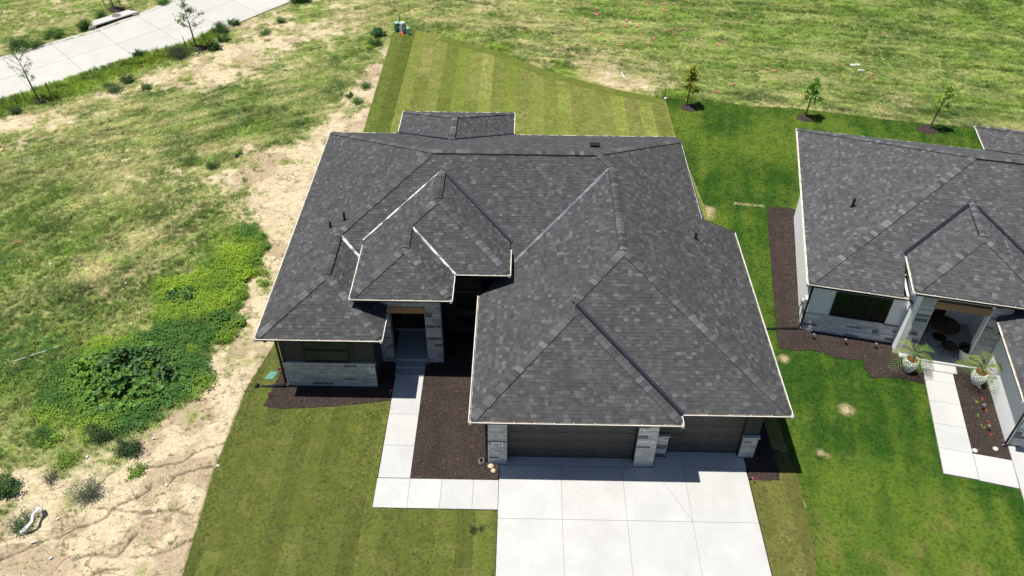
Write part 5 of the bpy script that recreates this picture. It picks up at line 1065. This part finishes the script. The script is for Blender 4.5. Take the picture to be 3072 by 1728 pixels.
o=MB().prism([(-.42,3.02),(-.06,3.0),(.06,3.42),(-.28,3.45)],-.03,.05).build('utility_hatch',M['lidgreen']); tag(o,'flat green utility hatch in the grass left of the bedroom wall','hatch')
def flag(loc,h,mats,label,seed,size=.14):
    rr=random.Random(seed); t=empty('marker_flag',(loc[0],loc[1],0)); tag(t,label,'flag','survey flags round the dark grey house'); MB().tube([(0,0,-.05),(.02,0,h)],.006,4).build('wire',M['meter'],t)
    for i,m_ in enumerate(mats):
        mb=MB(); z=h-i*.02; a=.4+i*1.4; ca,sa=math.cos(a),math.sin(a); mb.add([(.02,0,z),(.02+size*.5*ca,size*.5*sa+.03,z-.01),(.02+size*ca,size*sa-.02,z-.03),(.02+size*ca,size*sa-.03,z-.03-size*.75),(.02+size*.5*ca,size*.5*sa+.04,z-size*.7),(.02,0,z-size*.72)],[(0,1,4,5),(1,2,3,4)]); mb.build('pennant',M[m_],t)
flag((.09,3.35),.32,['pinkflag','pinkflag'],'pink flag beside the green utility lid',1,.2); flag((.0,2.02),.26,['pinkflag','yellowflag'],'pink and yellow flags at the bed corner below the downspout outlet',2,.17); flag((4.92,2.3),.28,['pinkflag'],'red pink flag beside the front walk in the shade',3,.1); flag((18.86,-1.75),.3,['pinkflag','red'],'red flag at the right edge of the driveway',4,.17); flag((20.0,-.25),.24,['pinkflag'],'red flag in the shade right of the garage',5,.11)
# coil of hose / downspout extension by the garage corner and a tan rock
o=MB(); 
for r_,z in ((.10,.03),(.11,.07),(.09,.11)): o.tube([(r_*math.cos(k*.52),r_*math.sin(k*.52)*1.4,z+.01*math.sin(k)) for k in range(13)],.022,5)
o=o.build('hose_coil',M['iron'],None,False,(8.82,-1.02,.02)); tag(o,'grey coil of hose on the mulch at the garage corner','hose')
for x,y,s_,lb in ((9.18,-1.22,.11,'tan rock on the mulch at the left garage pier'),(9.28,-1.42,.09,'smaller tan rock in front of the garage pier')):
    mb=MB(); rr=random.Random(int(s_*999)); mb.lathe([(0,-.02),(s_,0),(s_*1.1,s_*.4),(s_*.7,s_*.8),(0,s_*.9)],7); mb.v=[(a*rr.uniform(.85,1.15),b_*rr.uniform(.75,1.1),c_) for a,b_,c_ in mb.v]; o=mb.build('rock',M['rock'],None,False,(x,y,.03)); tag(o,lb,'rock')
# ---------------------------------------------------------------- scraps in the fields
def shard(name,loc,L_,w,h,mat,label,cat,group,seed,rz=None):
    rr=random.Random(seed); mb=MB(); v=[(-L_/2,-w/2,0),(L_/2,-w/2*rr.uniform(.6,1),0),(L_/2*rr.uniform(.8,1),w/2,0),(-L_/2*rr.uniform(.7,1),w/2,0)]; v+=[(a*.9,b_*.85,h*rr.uniform(.7,1.3)) for a,b_,_ in v]
    mb.add(v,[(0,3,2,1),(4,5,6,7),(0,1,5,4),(1,2,6,5),(2,3,7,6),(3,0,4,7)]); o=mb.build(name,M[mat],None,False,(loc[0],loc[1],.03),rr.uniform(0,3.1) if rz is None else rz); tag(o,label,cat,group); return o
RED=[(15.31,43.83),(15.75,42.73),(15.77,41.82),(16.03,42.0),(14.82,40.06),(14.06,36.21),(17.83,43.35),(18.03,40.73),(18.73,39.58),(17.89,39.6),(15.95,38.12),(20.07,44.17),(20.35,44.12),(21.04,44.05),(21.43,44.21),(21.6,44.15),(22.14,44.14),(23.17,44.81),(23.4,44.66),(21.12,42.93),(21.4,42.57),(18.96,41.91),(20.76,38.93),(21.31,39.16),(21.95,39.05),(21.32,38.2),(19.74,37.5),(23.59,40.26),(23.16,37.31),(24.34,36.55),(24.79,36.98),(27.46,41.55),(27.42,32.3),(24.2,30.23),(29.89,44.01),(37.12,38.81),(31.97,33.46),(34.54,34.12),(33.84,31.48)]
RL={(27.42,32.3):'red scrap in the mown field behind the space between the yellowing and green trees',(24.2,30.23):'red scrap just above the pale red strip near the yellowing tree',(37.12,38.81):'red scrap alone high in the right field',(31.97,33.46):'red scrap left of the two white boards',(34.54,34.12):'red scrap right of the larger white board',(33.84,31.48):'red scrap in front of the two white boards',(14.06,36.21):'red scrap nearest the back lawn, left of the long red strip',(29.89,44.01):'red scrap at the top of the field, far right of the cluster',(27.46,41.55):'red scrap beside a pale scrap in the upper right field',(14.82,40.06):'leftmost red scrap of the cluster in the mown field',(23.4,44.66):'right one of two red scraps touching at the top picture edge',(23.17,44.81):'left one of two red scraps touching at the top picture edge',(24.34,36.55):'lower red scrap of the close pair above the yellowing tree',(24.79,36.98):'upper red scrap of the close pair above the yellowing tree',(23.16,37.31):'red scrap left of the close pair above the yellowing tree'}
for i,q_ in enumerate(RED): shard('red_scrap',q_,.34+.12*math.sin(i*3.7),.16,.05,'red',RL.get(q_,'small crumpled red scrap in the dense cluster at the top of the mown field'),'scrap','red scraps in the mown field',400+i)
for i,(q_,rz,lb) in enumerate([((17.16,36.2),-.15,'long red strip in the mown field, farthest left of the three strips'),((19.3,36.88),-.35,'short red strip in the mown field above the bare track'),((22.92,29.21),-.02,'pale red strip just beyond the yellowing tree'),((-15.16,11.92),.35,'faded red strip in the left field near the picture edge')]): shard('red_strip',q_,.62 if i!=1 else .5,.13,.04,'red',lb,'strip','long red strips in the fields',450+i,rz)
WH=[(18.82,42.67),(22.66,39.75),(28.19,41.99),(14.5,33.11),(16.1,33.07),(18.03,29.96),(34.8,41.42),(35.28,41.04),(-6.12,-1.1),(-2.7,-2.3),(-1.06,-1.4),(-3.92,-.17),(-6.03,-3.79),(-6.48,-4.74),(-5.6,-5.32),(-12.8,12.91),(-8.49,8.98),(-12.68,10.33),(-3.58,10.64)]
WL=['pale scrap among the upper red scraps in the field','pale scrap right of the red cluster in the field','pale scrap near the top of the right field beside a red one','pale scrap on the bare track nearest the back lawn edge','pale scrap on the bare track behind the pale pole','pale scrap on the bare track right of the pale pole','left pale scrap of two at the top of the right field','right pale scrap of two at the top of the right field','pale scrap in the weeds above the dull grey bush','pale scrap on bare dirt between the cracks left of the front lawn','white scrap at the very edge of the front lawn','pale scrap on the dirt below the leafy thicket','pale scrap right of the white plastic strip','pale scrap on the dirt below the white plastic strip','lowest pale scrap on the dirt at the bottom left','pale scrap in the left field near the picture edge, upper one','pale scrap in the left field near the bright weed patch','pale scrap in the left field near the picture edge, lower one','pale scrap at the top of the bright weed patch beside the dirt']
for i,q_ in enumerate(WH): shard('pale_scrap',q_,.13,.09,.025,'scrap',WL[i],'scrap','pale litter scraps',500+i)
shard('white_board',(33.28,33.47),.75,.3,.04,'scrap','larger white board lying among red scraps in the right field','board',None,531,.1); shard('white_board',(33.46,32.62),.6,.2,.04,'scrap','narrow white board in front of the larger one in the right field','board',None,532,-.1)
shard('grey_pole',(16.94,31.4),.75,.08,.05,'plastic','short pale pole standing out of the bare track beyond the back lawn','pole',None,533,1.75)
o=MB().tube([(-11.23,3.72,.12),(-10.4,4.25,.1),(-9.64,4.68,.14)],.02,5).build('pale_rod',M['scrap']); tag(o,'thin pale rod lying in the tall grass at the left picture edge','rod')
# strip of white plastic draped over the weed
mb=MB(); pts=[(-6.80,-3.45,.25),(-6.68,-3.65,.36),(-6.75,-3.9,.42),(-6.68,-4.15,.36),(-6.9,-4.4,.2),(-7.08,-4.5,.05)]; rr=random.Random(9)
for k in range(len(pts)-1):
    w0,w1=.07+.04*math.sin(k*2),.07+.04*math.sin(k*2+2); a,b_=pts[k],pts[k+1]; mb.face([(a[0]-w0,a[1],a[2]),(b_[0]-w1,b_[1],b_[2]),(b_[0]+w1,b_[1]+.02,b_[2]+.03),(a[0]+w0,a[1]+.02,a[2]+.03)])
o=mb.build('plastic_strip',M['plastic'],None,True); o.modifiers.new('thickness','SOLIDIFY').thickness=.008; tag(o,'crumpled white plastic strip draped over a weed bush in the dirt','plastic')
# ---------------------------------------------------------------- white house: planters, palms, lights, flowers, porch furniture
def planter(loc,label,s_=.76):
    t=empty('planter',(loc[0],loc[1],.03)); tag(t,label,'planter','tall white planters at the porch'); MB().lathe([(0,0),(.20*s_,0),(.24*s_,.05),(.40*s_,.5*s_),(.42*s_,.68*s_),(.36*s_,.9*s_),(.33*s_,.93*s_),(.29*s_,.92*s_),(.30*s_,.8*s_)],28).build('pot',M['pot'],t,True); MB().lathe([(.31*s_,.83*s_),(0,.85*s_)],20).build('soil',M['soil'],t); return t
def red_flowers(loc,z,label,seed,r=.27):
    rr=random.Random(seed); t=empty('red_flowers',(loc[0],loc[1],z)); tag(t,label,'flowers','red flowers in the white planters'); a,b_=MB(),MB()
    for i in range(120):
        an=rr.uniform(0,6.28); q_=r*math.sqrt(rr.random()); leaf_at(a if i%5 else b_,(q_*math.cos(an),q_*math.sin(an),rr.uniform(.0,.12)),rr.uniform(.05,.09),rr,jit((.55,.02,.02),rr) if i%5 else jit((.05,.10,.03),rr),.2,.5)
    a.build('petals',M['leaf'],t); b_.build('leaves',M['leaf'],t)
def palm(loc,z,label,seed,n_=9,L_=1.2,cols=((.17,.28,.05),(.30,.38,.07),(.10,.19,.05))):
    rr=random.Random(seed); t=empty('palm_plant',(loc[0],loc[1],z)); tag(t,label,'palm','palms in the white planters'); st=MB()
    for k in range(6): st.tube([(rr.gauss(0,.03),rr.gauss(0,.03),0),(rr.gauss(0,.06),rr.gauss(0,.06),.45)],[.022,.012],5)
    st.build('stem',M['lidgreen'],t)
    for k in range(n_):
        mb=MB(); a=k*2.399+rr.uniform(-.3,.3); up=rr.uniform(.35,1.1); ln=L_*rr.uniform(.7,1.1); d=Vector((math.cos(a),math.sin(a),0)); sd_=Vector((-math.sin(a),math.cos(a),0)); pts=[]
        for i in range(9):
            f=i/8; pts.append(d*(ln*f*(1-.12*up))+Vector((0,0,.35+ln*(up*f-(.55+.35*up)*f*f))))
        c=rr.choice(cols); mb.tube(pts,[.012*(1-.8*i/8)+.002 for i in range(9)],4,(c[0]*1.3,c[1]*1.1,c[2]))
        for i in range(10):
            f=.25+.75*i/9; j=min(int(f*8),7); p=pts[j].lerp(pts[j+1],f*8-j); fw=(pts[j+1]-pts[j]).normalized(); ll=.36*math.sin(.35+2.5*(f-.25)/.75)*L_/1.25+.06
            for sg in (-1,1):
                tip=p+(sd_*sg*.85+fw*.55)*ll-Vector((0,0,.10*ll+rr.uniform(0,.06))); w=fw*.0125; mb.add([p-w,p+w,p.lerp(tip,.55)+w*1.1+Vector((0,0,.03*ll)),tip,p.lerp(tip,.55)-w*1.1+Vector((0,0,.03*ll))],[(0,1,2,4),(4,2,3)],jit(c,rr,.2))
        mb.build('frond',M['leaf'],t)
for (x,y),lp,lf,lb,sd_ in (((26.62,4.12),'white planter with palm beside the stone porch pier, nearer the window','red flowers in the planter nearer the window','palm in the planter nearer the window',1),((29.2,3.42),'white planter with palm in front of the right porch pier','red flowers in the planter by the right porch pier','palm in the planter by the right porch pier',2)):
    planter((x,y),lp); red_flowers((x,y),.68,lf,sd_,.21); palm((x,y),.64,lb,sd_+10,9,1.1)
px,py=nw(7.1,-.05)
t=empty('porch_pot',(px,py,.13)); tag(t,'small white pot standing on the porch edge by the right pier','planter'); MB().lathe([(0,0),(.18,0),(.27,.5),(.28,.55),(.24,.55),(.23,.42),(0,.42)],22).build('pot',M['pot'],t,True)
bush('pot_plant',(px,py),.30,.5,(.03,.06,.02),'dark leafy plant in the small white pot on the porch',None,666,.13,160); bpy.data.objects['pot_plant'].location.z=.5; bpy.data.objects['pot_plant']['category']='plant'
tx,ty=nw(6.35,1.15)
t=empty('porch_table',(tx,ty,.13)); tag(t,'round wooden table in the shade of the white house porch','table'); MB().lathe([(0,.70),(.62,.70),(.62,.75),(0,.752)],28).build('tabletop',M['tablewood'],t); MB().lathe([(.30,0),(.06,.08),(.05,.70)],14).build('pedestal',M['furn'],t)
o=MB().lathe([(0,0),(.09,0),(.11,.12),(.08,.2),(0,.2)],12).build('dark_vase',M['furn'],None,True,(tx,ty,.885)); tag(o,'dark vase in the middle of the round porch table','vase')
def chair(loc,rz,label):
    t=empty('wicker_chair',(loc[0],loc[1],.13),rz); tag(t,label,'chair','wicker chairs round the porch table'); MB().lathe([(0,.40),(.3,.40),(.33,.45),(0,.47)],16).build('seat',M['furn'],t)
    bk=MB()
    for k in range(7): a=R(200+k*140/6+0); bk.tube([(.31*math.cos(a),.31*math.sin(a),.45),(.36*math.cos(a),.36*math.sin(a),.85)],.014,4)
    bk.tube([(.36*math.cos(R(195+k*15)),.36*math.sin(R(195+k*15)),.85) for k in range(11)],.02,5); bk.build('backrest',M['furn'],t)
    for sx in (-1,1):
        for sy in (-1,1): MB().tube([(sx*.2,sy*.2,.42),(sx*.26,sy*.26,0)],.018,5).build('leg',M['furn'],t)
c1=nw(6.45,.15); c2=nw(5.55,1.6); chair(c1,NTH,'wicker chair on the near side of the porch table'); chair(c2,NTH-1.3,'wicker chair on the left side of the porch table')
for i,(x,y,lb) in enumerate([(23.11,5.96,'path light nearest the corner downspout, left of three under the window'),(24.42,5.66,'path light in the middle of three under the window'),(25.67,5.43,'path light nearest the porch pier under the window'),(29.09,2.96,'path light right below the right planter'),(28.89,2.02,'path light in the middle of the flower bed'),(28.63,.94,'path light among the lower flowers')]):
    t=empty('path_light',(x,y,.03)); tag(t,lb,'lamp','path lights in the white house beds'); MB().tube([(0,0,-.05),(0,0,.28)],.012,5).build('post',M['black'],t); MB().lathe([(.07,.27),(.06,.295),(.03,.315),(0,.32)],12).build('cap',M['iron'],t,True)
for i,(x,y,c,lb) in enumerate([(28.8,2.43,(.30,.36,.05),'yellow-green plant, upper of the left row in the flower bed'),(29.14,2.61,(.55,.12,.04),'orange flower plant nearest the right planter'),(28.54,1.78,(.26,.34,.05),'yellow-green plant, second of the left row in the flower bed'),(29.01,1.9,(.42,.14,.05),'rusty flower plant beside the middle path light'),(28.56,1.12,(.28,.34,.05),'yellow-green plant, lowest of the left row in the flower bed'),(28.83,1.31,(.55,.15,.07),'orange flower plant in the lower flower bed'),(28.72,.68,(.5,.10,.06),'reddish flower plant at the low end of the bed')]):
    bush('bedding_plant',(x,y),.11,.13,tuple(q_*.7 for q_ in c),lb,'bedding plants beside the white house walk',700+i,.06,55); bpy.data.objects['bedding_plant' if i==0 else 'bedding_plant.%03d'%i]['category']='plant'
for i,(x,y,lb) in enumerate([(27.72,-.1,'pale rock at the inner corner of the white house walk'),(28.55,.0,'small pale rock in the mulch near the garage corner')]):
    mb=MB(); mb.lathe([(0,0),(.10,.0),(.11,.05),(.06,.1),(0,.11)],8); o=mb.build('rock',M['scrap'],None,True,(x,y,.03)); tag(o,lb,'rock')
